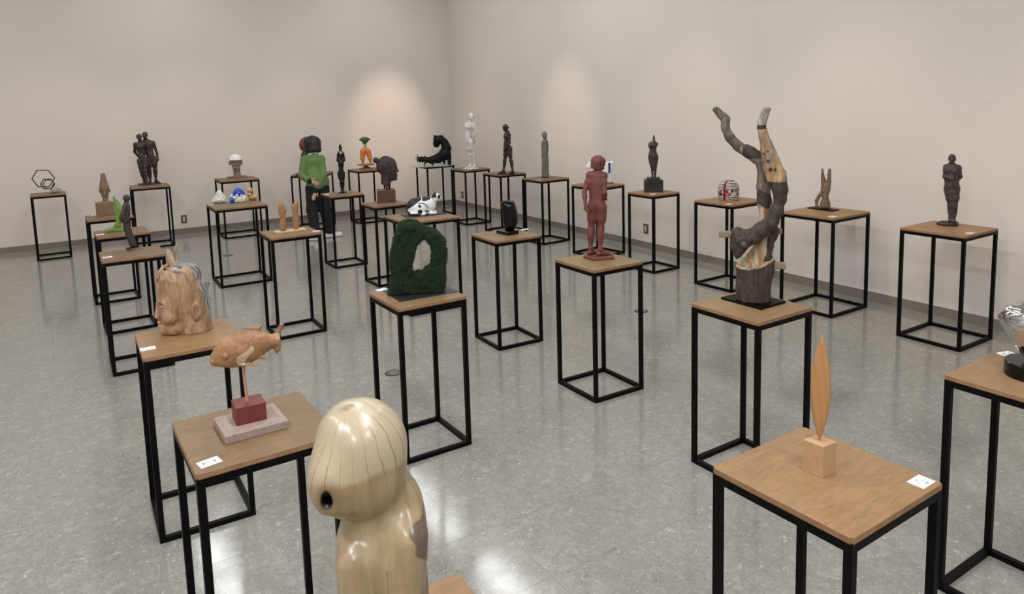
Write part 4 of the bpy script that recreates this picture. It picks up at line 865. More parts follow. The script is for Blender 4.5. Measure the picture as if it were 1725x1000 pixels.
F.obj('cat', m_attr('glazed_cat', 0.45, 0.03, 40, 0.03), t, paint16)

# 17 glass plate and beast
def m_glass():
    N = NT('green_glass'); N.b.inputs['Base Color'].default_value = srgb(150, 208, 184); N.b.inputs['Transmission Weight'].default_value = 0.35; N.rough(0.12); N.b.inputs['IOR'].default_value = 1.5
    return N.m
gp = poly_plate('glass_plate', [(-.41, .22), (-.31, -.14), (.22, -.09), (.41, .17), (.27, .42), (-.18, .46)], 0, .012, m_glass(), None, .002)
gp.location = (-1.312, 12.162, HS); gp.rotation_euler = (0, 0, .1074); tag(gp, 'pale green glass plate lying under the black curved beast', 'glass plate')
t = empty('beast_sculpture', (-1.312, 12.162, HS + .012), 0.1074, 'black curved beast with arched neck and spiky tail on green glass', SC)
M_BST = mottled('black_cast', srgb(6, 7, 7), srgb(13, 14, 14), 14, 0.55, 0.3, spec=0.25); Y = .12
F = Field((-.31, -.02, 0), (.35, .26, .53), .0055)
for a_, b_, r0, r1 in (((-.02, Y, .088), (.10, Y, .118), .066, .080), ((.10, Y, .118), (.20, Y, .18), .080, .098), ((.20, Y, .18), (.232, Y, .28), .098, .082), ((.232, Y, .28), (.205, Y, .375), .080, .064), ((.205, Y, .375), (.14, Y, .440), .062, .062), ((.14, Y, .440), (.085, Y, .430), .062, .066), ((.085, Y, .430), (.060, Y, .36), .064, .048), ((.06, Y, .36), (.052, Y, .335), .046, .034), ((.095, Y, .37), (.090, Y, .318), .036, .020), ((-.02, Y, .085), (-.22, Y, .11), .052, .042)): F.cone(a_, b_, r0, r1, .02)
F.cone((.27, Y - .03, .16), (.275, Y - .03, .03), .038, .032, .02); F.cone((.27, Y + .04, .16), (.275, Y + .04, .03), .038, .032, .02); F.cone((.0, Y - .04, .06), (-.01, Y - .06, .018), .02, .014, .01); F.cone((.0, Y + .04, .06), (-.01, Y + .06, .018), .02, .014, .01); F.cone((-.12, Y - .03, .06), (-.15, Y - .05, .018), .016, .010, .01); F.cone((-.12, Y + .03, .06), (-.15, Y + .05, .018), .016, .010, .01); F.cone((.18, Y - .03, .08), (.19, Y - .04, .025), .025, .018, .01)
for s_ in (-1, 1): F.cone((.06, Y + s_ * .035, .475), (.040, Y + s_ * .05, .490), .022, .016, .01); F.ell((.07, Y + s_ * .04, .38), .012, .006, sub=True)
rs = np.random.RandomState(3)
for i in range(34):
    a_ = rs.uniform(0, 6.28); x_ = rs.uniform(-.27, -.08); c_ = np.array([x_, Y, .10]); d_ = np.array([rs.uniform(-.8, .1) * (1.2 if x_ < -.2 else .3), math.cos(a_), math.sin(a_)]); d_ /= np.linalg.norm(d_); F.cone(c_ + d_ * .03, c_ + d_ * rs.uniform(.055, .078), .010, .004, .004)
F.cone((-.25, Y, .13), (-.262, Y, .205), .011, .004, .005); F.noise(.004, .02, 5); F.cut((0, 0, 0), (0, 0, -1)); F.obj('beast', M_BST, t)

# 18 white nude
t = empty('white_nude', (-0.646, 11.459, HS), 0.0563, 'white plaster standing nude with hands behind her hips', SC)
M_PLA = mottled('plaster', srgb(198, 192, 186), srgb(226, 222, 218), 10, 0.7, 0.1)
F = Field((-.15, -.10, 0), (.16, .20, .04), .004); F.ell((.005, .05, .008), (.128, .11, .018)); F.noise(.004, .04, 3); F.cut((0, 0, 0), (0, 0, -1)); F.obj('base', M_PLA, t)
fh = .87; Y = .05
J = dict(head=(.038, Y - .01, .825), neck=(.022, Y + .005, .755), chest=(.002, Y - .005, .655), waist=(-.025, Y, .540), pelvis=(-.010, Y, .445), shL=(-.045, Y + .02, .705), shR=(.068, Y - .02, .705), elR=(.112, Y - .035, .585), wrR=(.058, Y - .02, .490), hnR=(.072, Y + .01, .415), elL=(-.02, Y + .08, .60), wrL=(.035, Y + .08, .50), hnL=(.05, Y + .06, .43),
         hipL=(-.040, Y + .02, .425), hipR=(.012, Y - .02, .425), knL=(-.010, Y + .02, .225), knR=(.048, Y + .0, .225), anL=(.000, Y + .03, .060), anR=(.068, Y + .01, .060), toL=(-.055, Y - .03, .018), toR=(.04, Y - .085, .018))
F = Field(*fbounds(J, fh), .0058); human(F, fh, J, (-.62, -.78, 0), (.25, -1, .05), True, hair='short', heavy=.9); F.obj('figure', M_PLA, t)

# 19 walking nude
t = empty('walking_nude', (-0.077, 10.559, HS), 0.0073, 'slim dark bronze nude mid-stride with bowed head', SC)
M_BR2 = mottled('brown_bronze', srgb(36, 27, 22), srgb(52, 40, 33), 12, 0.5, 0.2)
poly_plate('base_plate', [(-.14, .03), (-.12, -.10), (.13, -.07), (.115, .10)], 0, .008, M_BR2, t)
fh = .725; Y = .0
J = dict(head=(.006, Y - .005, .672), neck=(.040, Y, .612), chest=(.036, Y, .540), waist=(.028, Y, .455), pelvis=(.038, Y, .385), shL=(.008, Y + .045, .575), shR=(.058, Y - .05, .575), elL=(-.005, Y + .06, .46), wrL=(-.022, Y + .02, .375), hnL=(-.030, Y - .005, .335), elR=(.062, Y - .075, .46), wrR=(-.005, Y - .045, .375), hnR=(-.032, Y - .02, .340),
         hipL=(.015, Y + .028, .36), hipR=(.055, Y - .028, .36), knL=(-.018, Y + .03, .20), knR=(.072, Y - .03, .20), anL=(-.040, Y + .03, .052), anR=(.092, Y - .03, .052), toL=(-.118, Y + .015, .008), toR=(.035, Y - .06, .008))
F = Field(*fbounds(J, fh), .0050); human(F, fh, J, (-.9, -.45, 0), (-.85, -.35, -.45), True, hair='bun', heavy=.88); F.noise(.002, .02, 3); F.obj('figure', M_BR2, t)

# 20 pillar figure
t = empty('pillar_figure', (0.454, 9.853, HS), -0.0460, 'grey-green pillar-like stone figure with a small head', SC)
M_PIL = mottled('grey_green_stone', srgb(94, 90, 82), srgb(120, 115, 106), 18, 0.8, 0.4, stretch=(1, 1, .5))
poly_plate('base_plate', [(-.10, .02), (-.06, -.06), (.125, -.03), (.09, .10)], 0, .006, mottled('thin_brown_plate', srgb(110, 88, 68), srgb(128, 104, 82), 8, .6, 0), t)
F = Field((-.07, -.05, 0), (.09, .10, .65), .0048); Y = .02
F.slab([(-.046, .004), (.058, .004), (.056, .12), (.052, .30), (.058, .45), (.055, .50), (.03, .525), (-.005, .525), (-.034, .505), (-.040, .43), (-.036, .25)], .042, .035, 0, y0=Y); F.cone((.012, Y, .50), (.010, Y, .56), .026, .022, .015); F.ell((.008, Y - .005, .590), (.036, .040, .050), .012); F.ell((.0, Y - .03, .575), (.022, .02, .03), .012)
F.cone((.008, Y - .05, .05), (.008, Y - .05, .35), .004, .003, .006, sub=True); F.noise(.004, .03, 6, (1, 1, .5)); F.cut((0, 0, .004), (0, 0, -1)); F.obj('figure', M_PIL, t)

# 21 black egg stone
t = empty('black_egg_stone', (-0.032, 5.893, HS), 0.0055, 'polished black stone egg with sliced top on a black base', SC)
M_GRA = mottled('polished_black_granite', srgb(4, 4, 5), srgb(8, 8, 9), 20, 0.18, 0.0, spec=0.3)
poly_plate('base_block', [(-.107, -.055), (-.011, -.185), (.077, -.11), (-.02, .02)], 0, .030, M_GRA, t, .002)
F = Field((-.08, -.16, .02), (.09, .0, .30), .0030); Y = -.08
F.slab([(-.035, .026), (.03, .026), (.058, .05), (.074, .10), (.072, .165), (.060, .22), (.046, .264), (-.02, .276), (-.055, .272), (-.060, .25), (-.054, .17), (-.048, .09)], .058, .055, 0, y0=Y); F.cut((.0, Y, .279), (.18, -.38, 1)); F.cut((-.045, Y, .27), (-1, 0, .9)); F.obj('egg', M_GRA, t)

# 22 moss ring
t = empty('moss_sculpture', (-0.546, 4.031, HS), 0.1347, 'dark green moss block with an oval hole on a black sheet', SC)
poly_plate('black_sheet', [(-.225, .13), (-.107, -.165), (.255, .012), (.13, .29)][:0] or [(-.213, .115), (-.107, -.160), (.225, -.020), (.100, .240)], 0, .003, mottled('black_sheet', srgb(34, 34, 38), srgb(44, 44, 48), 6, 0.45, 0), t, 0.0008)
outl = [(-.176, .004), (.145, .004), (.152, .12), (.162, .211), (.157, .300), (.100, .360), (.016, .400), (-.020, .418), (-.085, .415), (-.112, .36), (-.142, .27), (-.155, .19), (-.150, .11)]
hole = [(-.040, .118), (-.032, .19), (-.002, .288), (.044, .314), (.078, .282), (.086, .217), (.072, .155), (.014, .118)]
F = Field((-.19, -.11, 0), (.18, .14, .44), .0045); F.slab(outl, .056, None, 0, y0=.015, r=.028); F.slab(hole, .2, None, .012, True, y0=.015, r=.002); F.noise(.008, .035, 5); F.cut((0, 0, .003), (0, 0, -1))
M_MOSS = mottled('dark_moss', srgb(12, 26, 12), srgb(24, 44, 20), 60, 0.9, 0.8, bdist=.01)
mo = F.obj('moss_body', M_MOSS, t)
me = mo.data; nP = len(me.polygons); ctr = np.empty(nP * 3, np.float32); me.polygons.foreach_get('center', ctr); ctr = ctr.reshape(-1, 3); nor = np.empty(nP * 3, np.float32); me.polygons.foreach_get('normal', nor); nor = nor.reshape(-1, 3)
rs = np.random.RandomState(9); NB = 30000; pick = rs.randint(0, nP, NB); c_ = ctr[pick] + rs.normal(0, .002, (NB, 3)); c_[:, 2] = np.maximum(c_[:, 2], .0045); n_ = nor[pick]
d_ = n_ + rs.normal(0, .75, (NB, 3)); d_ /= np.linalg.norm(d_, axis=1)[:, None]; ln = rs.uniform(.004, .0125, NB)[:, None]; sd = np.cross(d_, rs.normal(0, 1, (NB, 3))); sd /= np.linalg.norm(sd, axis=1)[:, None]; wd_ = rs.uniform(.0009, .0018, NB)[:, None]
ok = (c_[:, 2] + d_[:, 2] * ln[:, 0]) > .004; c_, d_, ln, sd, wd_ = c_[ok], d_[ok], ln[ok], sd[ok], wd_[ok]; NB = len(c_)
Vm = np.stack([c_ - sd * wd_, c_ + sd * wd_, c_ + d_ * ln], 1).reshape(-1, 3); me2 = bpy.data.meshes.new('moss_blades'); me2.from_pydata(Vm.tolist(), [], np.arange(NB * 3).reshape(-1, 3).tolist())
tag(mesh_obj('moss_blades', me2, mottled('moss_blade', srgb(22, 44, 18), srgb(40, 70, 30), 40, 0.8, 0), t), kind='stuff')

# 23 red nude from behind
t = empty('red_nude', (0.567, 4.782, HS), -0.1180, 'terracotta red standing nude with bobbed hair seen from behind', SC)
M_TER = mottled('terracotta_red', srgb(94, 48, 41), srgb(114, 62, 53), 10, 0.65, 0.12)
poly_plate('base_plate', [(-.103, .031), (-.032, -.068), (.106, -.018), (.104, .063), (.068, .165), (-.049, .165)], 0, .018, M_TER, t, .002)
fh = .668; Y = .05
J = dict(head=(.012, Y, .640), neck=(.000, Y, .590), chest=(-.004, Y + .004, .515), waist=(-.006, Y, .435), pelvis=(-.003, Y - .004, .372), shL=(-.050, Y + .012, .562), shR=(.044, Y - .022, .560), elL=(-.088, Y - .010, .445), wrL=(-.080, Y - .045, .362), hnL=(-.066, Y - .058, .318), elR=(.047, Y - .058, .448), wrR=(.052, Y + .005, .400), hnR=(.056, Y + .050, .385),
         hipL=(-.034, Y + .008, .345), hipR=(.028, Y - .012, .345), knL=(-.045, Y + .02, .195), knR=(.018, Y - .005, .195), anL=(-.052, Y + .01, .062), anR=(.012, Y - .03, .062), toL=(-.008, Y + .050, .018), toR=(.082, Y - .005, .018))
F = Field(*fbounds(J, fh), .0040); human(F, fh, J, (.42, .9, 0), (1, .15, 0), True, heavy=.95, hipw=.84); F.cone((-.004, Y + .003, .50), (-.004, Y, .385), .046, .046, .03, flat=((.42, .9, 0), .8)); F.obj('figure', M_TER, t)
F = Field((-.06, Y - .06, .58), (.08, Y + .06, .71), .0028); F.ell((.008, Y, .655), (.043, .042, .038)); F.cone((.002, Y, .65), (-.002, Y, .618), .043, .040, .01); F.ell((.052, Y + .004, .622), (.026, .030, .030), .004, sub=True); F.cone((.044, Y, .655), (.05, Y, .648), .014, .010, .008); F.noise(.0035, .012, 5, (1.4, 1.4, .3)); F.cut((0, 0, .600), (-.25, 0, -1)); F.obj('hair', M_TER, t)

# 24 white and blue wing on a rod
t = empty('wing_sculpture', (1.217, 9.026, HS), -0.1341, 'white wing-like form with a blue panel behind the red nude', SC)
M_WHT = mottled('white_resin', srgb(224, 226, 230), srgb(240, 240, 242), 10, 0.4, 0.05)
lathe('base', [(.05, 0), (.05, .012), (.046, .016), (.02, .017)], wood('brown_disc', srgb(96, 66, 46), srgb(112, 80, 58), srgb(126, 92, 68), 'x', 4, .5), t, 32, c=(.006, 0, 0), sy=.8)
tube('rod', [(.02, 0, .012), (.020, 0, .08), (.012, 0, .15)], [.008, .009, .011], M_WHT, t)
F = Field((-.31, -.05, .10), (.08, .06, .32), .0045); F.slab([(-.06, .13), (-.01, .12), (.028, .135), (.038, .20), (.052, .262), (.048, .282), (.0, .272), (-.06, .28)], .016, .02, 0); F.slab([(-.07, .275), (-.06, .14), (-.12, .17), (-.2, .20), (-.228, .19), (-.27, .185), (-.292, .208), (-.272, .24), (-.228, .288), (-.15, .262)], .018, .025, .01); F.obj('wing', M_WHT, t)
F = Field((-.02, -.03, .12), (.04, .02, .28), .003); F.box((.007, -.012, .200), (.014, .010, .064), .003); F.obj('blue_panel', mottled('navy_panel', srgb(22, 36, 96), srgb(30, 48, 120), 12, .4, 0), t)

# 25 armless torso on marble
t = empty('torso_on_marble', (1.596, 8.116, HS), -0.1942, 'dark armless headless female torso on a dark marble block', SC)
def m_marble():
    N = NT('dark_green_marble'); co = N.coord('Object'); v = N.n('ShaderNodeTexVoronoi', feature='DISTANCE_TO_EDGE'); v.inputs['Scale'].default_value = 34; a = N.noise(co, 12, 4); ad = N.n('ShaderNodeVectorMath', operation='ADD'); sc = N.n('ShaderNodeVectorMath', operation='SCALE'); sc.inputs['Scale'].default_value = .06; N.l(a, sc, 'Color', 0); N.l(co, ad); N.l(sc, ad, 0, 1); N.l(ad, v, 0, 'Vector')
    N.color(N.mix(.35, N.ramp(v, [(0.01, srgb(62, 68, 62)), (0.08, srgb(24, 28, 26))], 'Distance'), N.ramp(a, [(.4, srgb(18, 22, 20)), (.65, srgb(54, 62, 56))]))); N.rough(.25); return N.m
box('marble_block', (-.003, .06, .068), (.208, .205, .136), m_marble(), t, .002, .05)
poly_plate('foot_plate', [(-.078, .0), (.07, .0), (.07, .115), (-.078, .115)], .136, .158, BR_DARK, t, .004)
F = Field((-.09, -.02, .15), (.09, .13, .65), .0040); Y = .055
F.slab([(-.022, .155), (-.004, .155), (-.003, .22), (-.002, .24), (.0, .22), (.003, .155), (.026, .155), (.034, .22), (.036, .26), (.050, .34), (.057, .395), (.044, .43), (.031, .465), (.036, .50), (.052, .525), (.054, .55), (.030, .562), (.018, .575), (.017, .632), (-.003, .632), (-.006, .572), (-.03, .562), (-.050, .553), (-.058, .51), (-.046, .495), (-.040, .465), (-.052, .43), (-.060, .395), (-.050, .33), (-.030, .26)], .040, .045, 0, y0=Y)
for s_ in (-1, 1): F.ell((-.003 + s_ * .024, Y - .035, .515), .019, .010); F.ell((-.002 + s_ * .026, Y + .035, .385), .03, .02)
F.ell((-.003, Y - .022, .41), (.035, .022, .04), .02); F.noise(.002, .02, 3); F.obj('torso', BR_DARK, t)

# 26 striped dome
t = empty('striped_dome', (2.191, 7.273, HS), -0.2945, 'small black and white striped dome with a red band', SC)
def m_stripe():
    N = NT('painted_stripes'); co = N.coord('Object'); sx = N.n('ShaderNodeSeparateXYZ'); N.l(co, sx); w = N.noise(co, 14, 2, .5)
    m1 = N.n('ShaderNodeMath', operation='MULTIPLY_ADD'); m1.inputs[1].default_value = .03; N.l(w, m1, 0, 0); N.l(sx, m1, 'Z', 2); m2 = N.n('ShaderNodeMath', operation='MULTIPLY'); m2.inputs[1].default_value = 62.0; N.l(m1, m2); fr = N.n('ShaderNodeMath', operation='FRACT'); N.l(m2, fr)
    st = N.ramp(fr, [(0.0, srgb(24, 22, 24)), (.45, srgb(28, 26, 28)), (.52, srgb(206, 198, 192)), (1.0, srgb(200, 194, 188))], 'Value')
    v = N.n('ShaderNodeTexVoronoi'); v.inputs['Scale'].default_value = 38; N.l(co, v, 0, 'Vector'); pc = N.ramp(v, [(0, srgb(30, 26, 32)), (.3, srgb(60, 44, 56)), (.45, srgb(214, 210, 206)), (.6, srgb(190, 96, 108)), (.75, srgb(40, 60, 48)), (1, srgb(226, 220, 214))], 'Color')
    a = N.n('ShaderNodeMath', operation='SUBTRACT'); a.inputs[1].default_value = .085; N.l(sx, a, 'Z', 0); ab = N.n('ShaderNodeMath', operation='ABSOLUTE'); N.l(a, ab); lt = N.n('ShaderNodeMath', operation='LESS_THAN'); lt.inputs[1].default_value = .034; N.l(ab, lt)
    N.color(N.mix(lt.outputs[0], st, pc)); N.rough(.35); N.bump(fr, .15, .003); return N.m
dome = [(.096, 0), (.100, .01), (.102, .04), (.104, .09), (.104, .125), (.100, .15), (.088, .172), (.070, .190), (.045, .200), (.015, .204)]
lathe('dome', dome, m_stripe(), t, 48, c=(-.002, .05, 0), sy=.85)
bm = bmesh.new(); prev = None
for i, (r_, z_) in enumerate([(r_ + .002, z_ + (.002 if z_ > .15 else 0)) for r_, z_ in dome] + [(.0, .2065)]):
    row = [bm.verts.new((-.002 + math.sin(a_) * r_, .05 - math.cos(a_) * r_ * .85, z_)) for a_ in (-.52, -.43, -.34, -.27)]
    if prev and r_ > 0: [bm.faces.new((prev[j], prev[j + 1], row[j + 1], row[j])) for j in range(3)]
    prev = row
bmesh.ops.solidify(bm, geom=list(bm.faces), thickness=.002)
bm_obj('red_band', bm, mottled('red_lacquer', srgb(150, 16, 26), srgb(172, 26, 34), 8, .35, 0), t, True)

# 27 driftwood
t = empty('driftwood_sculpture', (1.255, 3.694, HS), -0.3275, 'tall branching driftwood sculpture on a bark stump', SC)
poly_plate('base_plate', [(-.172, -.012), (.029, -.174), (.151, -.014), (-.051, .130)], 0, .012, M_STEEL, t, .0015)
M_DRF = m_attr('driftwood', 0.8, 0.8, 30, 0.34, stretch=(1.5, 1.5, .4)); Y = -.02
def bark(c, seed=0): 
    x, y, z = c.T; return lin(70, 58, 52)[None] * (1 + .10 * np.sin(x * 75 + z * 40 + seed) * np.sin(y * 60 + z * 23))[:, None]
F = Field((-.115, -.13, .01), (.115, .10, .26), .0036)
F.cone((-.008, Y, .0), (-.010, Y, .20), .088, .088, 0, flat=((0, 1, 0), .95)); F.cone((.02, Y, .14), (.075, Y, .20), .05, .026, .03); F.cone((-.055, Y - .02, .2), (-.04, Y - .02, .215), .04, .03, .02); F.cone((.03, Y, .20), (.06, Y, .222), .045, .028, .02)
F.cut((-.01, Y, .212), (-.20, -.25, 1)); F.noise(.005, .02, 4, (1, 1, .35)); F.cut((0, 0, .012), (0, 0, -1))
def paint27a(co, no):
    c = bark(co); x, y, z = co.T; tp = np.clip((no[:, 2] - .6) / .2, 0, 1)[:, None] * (z > .17)[:, None]; return c * (1 - tp) + lin(186, 164, 134)[None] * tp
F.obj('stump', M_DRF, t, paint27a)
F = Field((-.24, -.10, .18), (.14, .12, 1.03), .0042)
for pts in ([(-.02, .0, .19, .055), (.02, .0, .27, .036), (.045, .02, .36, .034), (.042, .03, .46, .026), (.040, .03, .52, .036), (.034, .03, .60, .034), (.030, .025, .68, .026), (.022, .02, .735, .034), (-.03, .02, .775, .032), (-.085, .02, .805, .026), (-.135, .02, .855, .024), (-.155, .02, .90, .022), (-.155, .02, .945, .022), (-.172, .02, .968, .019), (-.205, .02, 1.0, .015)],):
    for a_, b_ in zip(pts[:-1], pts[1:]): F.cone((a_[0], Y + a_[1], a_[2]), (b_[0], Y + b_[1], b_[2]), a_[3], b_[3], .008)
F.noise(.003, .02, 7, (1, 1, .5)); F.cut((0, 0, .19), (0, 0, -1))
def paint27b(co, no):
    x, y, z = co.T; pale = np.tile(lin(196, 178, 150), (len(co), 1)); org = lin(190, 122, 62)[None]; w_ = np.clip(np.sin(x * 120 + z * 14 + 2) * 1.5, 0, 1)[:, None]; pale = pale * (1 - w_ * .7) + org * w_ * .7
    dk = lin(70, 60, 54)[None]; gr = lin(116, 106, 96)[None]; nn = .012 * np.sin(x * 90 + z * 70)
    c = pale.copy(); m = (((z + nn > .50) & (z + nn < .575)) | ((z > .745) & (x > -.07) & (x < .02)))[:, None]; c = np.where(m, bark(co, 1), c); m = ((z + nn >= .575) & (z < .745))[:, None]; c = np.where(m, lin(132, 118, 102)[None], c); m = ((x < -.07 + nn) & (z > .7))[:, None]; c = np.where(m, gr * (1 - .3 * (z < .87)[:, None]), c)
    return c
F.obj('back_branch', M_DRF, t, paint27b)
F = Field((-.16, -.17, .21), (.17, .05, 1.03), .0042); Y2 = -.085
F.slab([(-.128, .30), (-.122, .36), (-.118, .398), (-.09, .402), (-.03, .385), (.0, .402), (.03, .34), (-.03, .31), (-.07, .25), (-.095, .232), (-.105, .26)], .052, .03, .0, y0=Y2)
for pts in ([(-.04, .345, .040), (.02, .385, .038), (.07, .43, .034), (.098, .49, .030), (.112, .55, .028), (.112, .60, .036), (.100, .645, .044)],):
    for a_, b_ in zip(pts[:-1], pts[1:]): F.cone((a_[0], Y2, a_[1]), (b_[0], Y2 + .0, b_[1]), a_[2], b_[2], .018)
F.slab([(.050, .636), (.144, .640), (.138, .685), (.085, .80), (.042, .905), (.003, .898), (.016, .80), (.032, .70)], .034, .03, .004, y0=Y2); F.cone((.020, Y2, .905), (.024, Y2, .935), .021, .021, .002); F.cone((.022, Y2, .928), (.050, Y2, 1.02), .022, .019, .004); F.cut((.05, Y2, 1.004), (.15, 0, 1))
F.ell((-.058, Y2 - .055, .335), (.030, .02, .030), .008); F.ell((-.058, Y2 - .078, .335), (.018, .016, .020), .006, sub=True); F.noise(.003, .018, 8, (1, 1, .5))
def paint27c(co, no):
    x, y, z = co.T; c = bark(co, 2); up = (z > .640)[:, None]; bl = np.tile(lin(172, 140, 102), (len(co), 1)); gy = np.clip(np.sin(x * 48 - z * 21 + 2.2) * 1.6 - .3, 0, 1)[:, None]; bl = bl * (1 - gy * .7) + lin(136, 130, 124)[None] * gy * .7; og = np.clip(np.sin(x * 70 + z * 33) * 1.4 - .6, 0, 1)[:, None]; bl = bl * (1 - og * .5) + lin(184, 128, 74)[None] * og * .5
    for (kx, kz, kr) in ((.032, .778, .008), (.052, .742, .011), (.064, .70, .013), (.086, .70, .010), (.050, .79, .008)): k_ = np.clip((kr - np.hypot(x - kx, z - kz)) / .004, 0, 1)[:, None]; bl = bl * (1 - k_) + lin(80, 52, 38)[None] * k_
    c = np.where(up, bl, c); m = (np.abs(z - .908) < .010)[:, None]; c = np.where(m, lin(60, 48, 42)[None], c); m = (z > .918)[:, None]; c = np.where(m, lin(158, 148, 136)[None], c)
    k_ = np.clip((.012 - np.hypot(x + .058, z - .335)) / .006, 0, 1)[:, None] * (y < Y2 - .03)[:, None]; return c * (1 - k_) + lin(150, 122, 84)[None] * k_
F.obj('front_branch', M_DRF, t, paint27c)
F = Field((.03, -.06, .22), (.11, .03, .40), .004); F.cone((.055, Y, .24), (.075, Y, .34), .024, .020, .01); F.cone((.075, Y, .33), (.098, Y, .375), .018, .02, .01); F.noise(.004, .02, 3); F.obj('side_knot', M_DRF, t, lambda co, no: bark(co, 3))
M_PEG = wood('grey_peg_wood', srgb(112, 96, 78), srgb(132, 114, 94), srgb(146, 128, 106), 'x', 6, .7)
for c_, s_ in (((-.145, Y2, .364), (.07, .030, .032)), ((.102, -.015, .375), (.05, .026, .028)), ((.112, Y, .197), (.068, .032, .034))): box('peg', c_, s_, M_PEG, t, .004)

# 28 upturned legs
t = empty('upturned_legs_sculpture', (2.861, 6.613, HS), -0.4084, 'brown wooden upturned legs on a thin black plate', SC)
poly_plate('base_plate', [(-.132, -.027), (.074, -.185), (.138, -.088), (-.060, .065)], 0, .009, M_STEEL, t, .001)
M_LEG = wood('grey_brown_wood', srgb(98, 80, 58), srgb(118, 98, 74), srgb(132, 112, 86), 'z', 5, .6); Y = -.06
F = Field((-.09, -.12, .005), (.09, .0, .39), .0030)
F.slab([(-.026, .006), (.062, .006), (.064, .05), (.050, .10), (.046, .130), (.062, .175), (.066, .28), (.062, .376), (.038, .376), (.034, .330), (.026, .255), (.004, .325), (-.002, .372), (-.014, .380), (-.020, .362), (-.022, .300), (-.018, .22), (-.022, .165), (-.006, .150), (-.010, .10), (-.026, .05)], .032, .028, 0, y0=Y); F.cone((-.052, Y, .018), (-.052, Y, .085), .012, .015, .008); F.cone((-.052, Y, .085), (-.026, Y, .135), .015, .017, .01); F.cone((-.026, Y, .135), (-.014, Y, .155), .014, .012, .01)
F.cone((.050, Y - .04, .30), (.050, Y - .04, .38), .002, .004, .003, sub=True); F.noise(.0015, .02, 4); F.cut((0, 0, .008), (0, 0, -1)); F.obj('figure', M_LEG, t)

# 29 dark rough figure
t = empty('rough_bronze_figure', (3.427, 5.598, HS), -0.5494, 'rough dark bronze figure with one arm bent behind, near right wall', SC)
M_RUF = mottled('rough_black_bronze', srgb(24, 19, 19), srgb(62, 53, 50), 34, 0.5, 0.5, bdist=.008, c3=srgb(34, 28, 27))
F = Field((-.11, -.07, 0), (.07, .10, .05), .003); F.ell((-.02, .01, .012), (.072, .05, .024)); F.ell((.02, .015, .022), (.03, .035, .024), .01); F.noise(.006, .02, 3); F.cut((0, 0, 0), (0, 0, -1)); F.obj('base', M_RUF, t)
fh = .525; Y = .01
J = dict(head=(-.009, Y, .522), neck=(-.009, Y, .478), chest=(-.006, Y, .425), waist=(-.004, Y, .362), pelvis=(-.002, Y, .305), shL=(-.045, Y, .458), shR=(.036, Y, .455), elL=(-.052, Y - .015, .385), wrL=(-.012, Y - .045, .375), hnL=(.012, Y - .045, .38), elR=(.054, Y + .02, .385), wrR=(.028, Y + .045, .345), hnR=(.005, Y + .05, .33),
         hipL=(-.026, Y, .285), hipR=(.024, Y, .285), knL=(-.002, Y - .005, .16), knR=(.022, Y - .012, .155), anL=(.002, Y, .058), anR=(.016, Y + .008, .058), toL=(-.015, Y - .03, .032), toR=(.02, Y - .035, .03))
F = Field(*fbounds(J, fh), .0036); human(F, fh, J, (-.1, -1, 0), None, True, hair='short', heavy=1.02, hipw=.86); F.cone((-.005, Y, .44), (-.003, Y, .32), .046, .046, .03, flat=((0, 1, 0), .75)); F.cone((.004, Y, .26), (.01, Y, .06), .036, .022, .02); F.noise(.0028, .014, 9); F.obj('figure', M_RUF, t)

# 30 leaf
t = empty('leaf_sculpture', (0.851, 1.949, HS), -0.4116, 'slender upright wooden leaf on a pale wood block', SC)
poly_plate('pale_block', [(-.0435, .0), (.0085, -.028), (.0435, .016), (-.0085, .046)], 0, .094, wood('pale_oak', srgb(168, 134, 98), srgb(178, 144, 108), srgb(186, 154, 118), 'z', 4, .55), t, .0008)
pts = []
for i in range(25): u = i / 24; z_ = .092 + .312 * u; pts.append((-.002 - .0268 * math.sin(math.pi * u) ** .85, z_))
pts += [(-.004 - x_ + .0, z_) for x_, z_ in pts[::-1][1:-1]]
F = Field((-.035, -.012, .085), (.032, .028, .412), .0019); F.slab(pts, .010, .026, 0, y0=.008)
F.obj('leaf', wood('cherry_leaf', srgb(158, 112, 68), srgb(170, 124, 78), srgb(180, 136, 90), 'z', 6, .5, rings=5, dist=.5), t)

# 31 chrome form
t = empty('chrome_sculpture', (1.919, 2.606, HS), -0.6348, 'polished chrome faceted form standing on a glossy black disc', SC)
lathe('disc', [(.092, 0), (.095, .003), (.095, .052), (.092, .055), (.01, .0551)], M_GRA, t, 64, c=(.012, .0, 0))
N = NT('chrome'); N.color(srgb(214, 214, 216)); N.b.inputs['Metallic'].default_value = 1.0; N.rough(.06); M_CHR = N.m
prof = [(.026, .055), (.050, .088), (.078, .132), (.106, .180), (.121, .212), (.112, .246), (.082, .266), (.058, .258), (.050, .228), (.040, .180), (.022, .120)]
bm = bmesh.new(); rings = []; NF = 8
for i, (r_, z_) in enumerate(prof):
    tw = .35 + .16 * i + (.2 if i % 2 else 0); rings.append([bm.verts.new((.012 + r_ * math.cos(tw + q_ * 2 * math.pi / NF) * (1.06 if q_ % 2 else .97), r_ * math.sin(tw + q_ * 2 * math.pi / NF) * .8, z_ + (.006 if q_ % 2 and 3 < i < 8 else 0))) for q_ in range(NF)])
for i in range(len(prof) - 1):
    for q_ in range(NF): bm.faces.new((rings[i][q_], rings[i][(q_ + 1) % NF], rings[i + 1][(q_ + 1) % NF], rings[i + 1][q_]))
bm.faces.new(rings[0][::-1]); bm.faces.new(rings[-1])
bmesh.ops.bevel(bm, geom=list(bm.edges), offset=.004, segments=3, affect='EDGES')
bm_obj('form', bm, M_CHR, t, True)

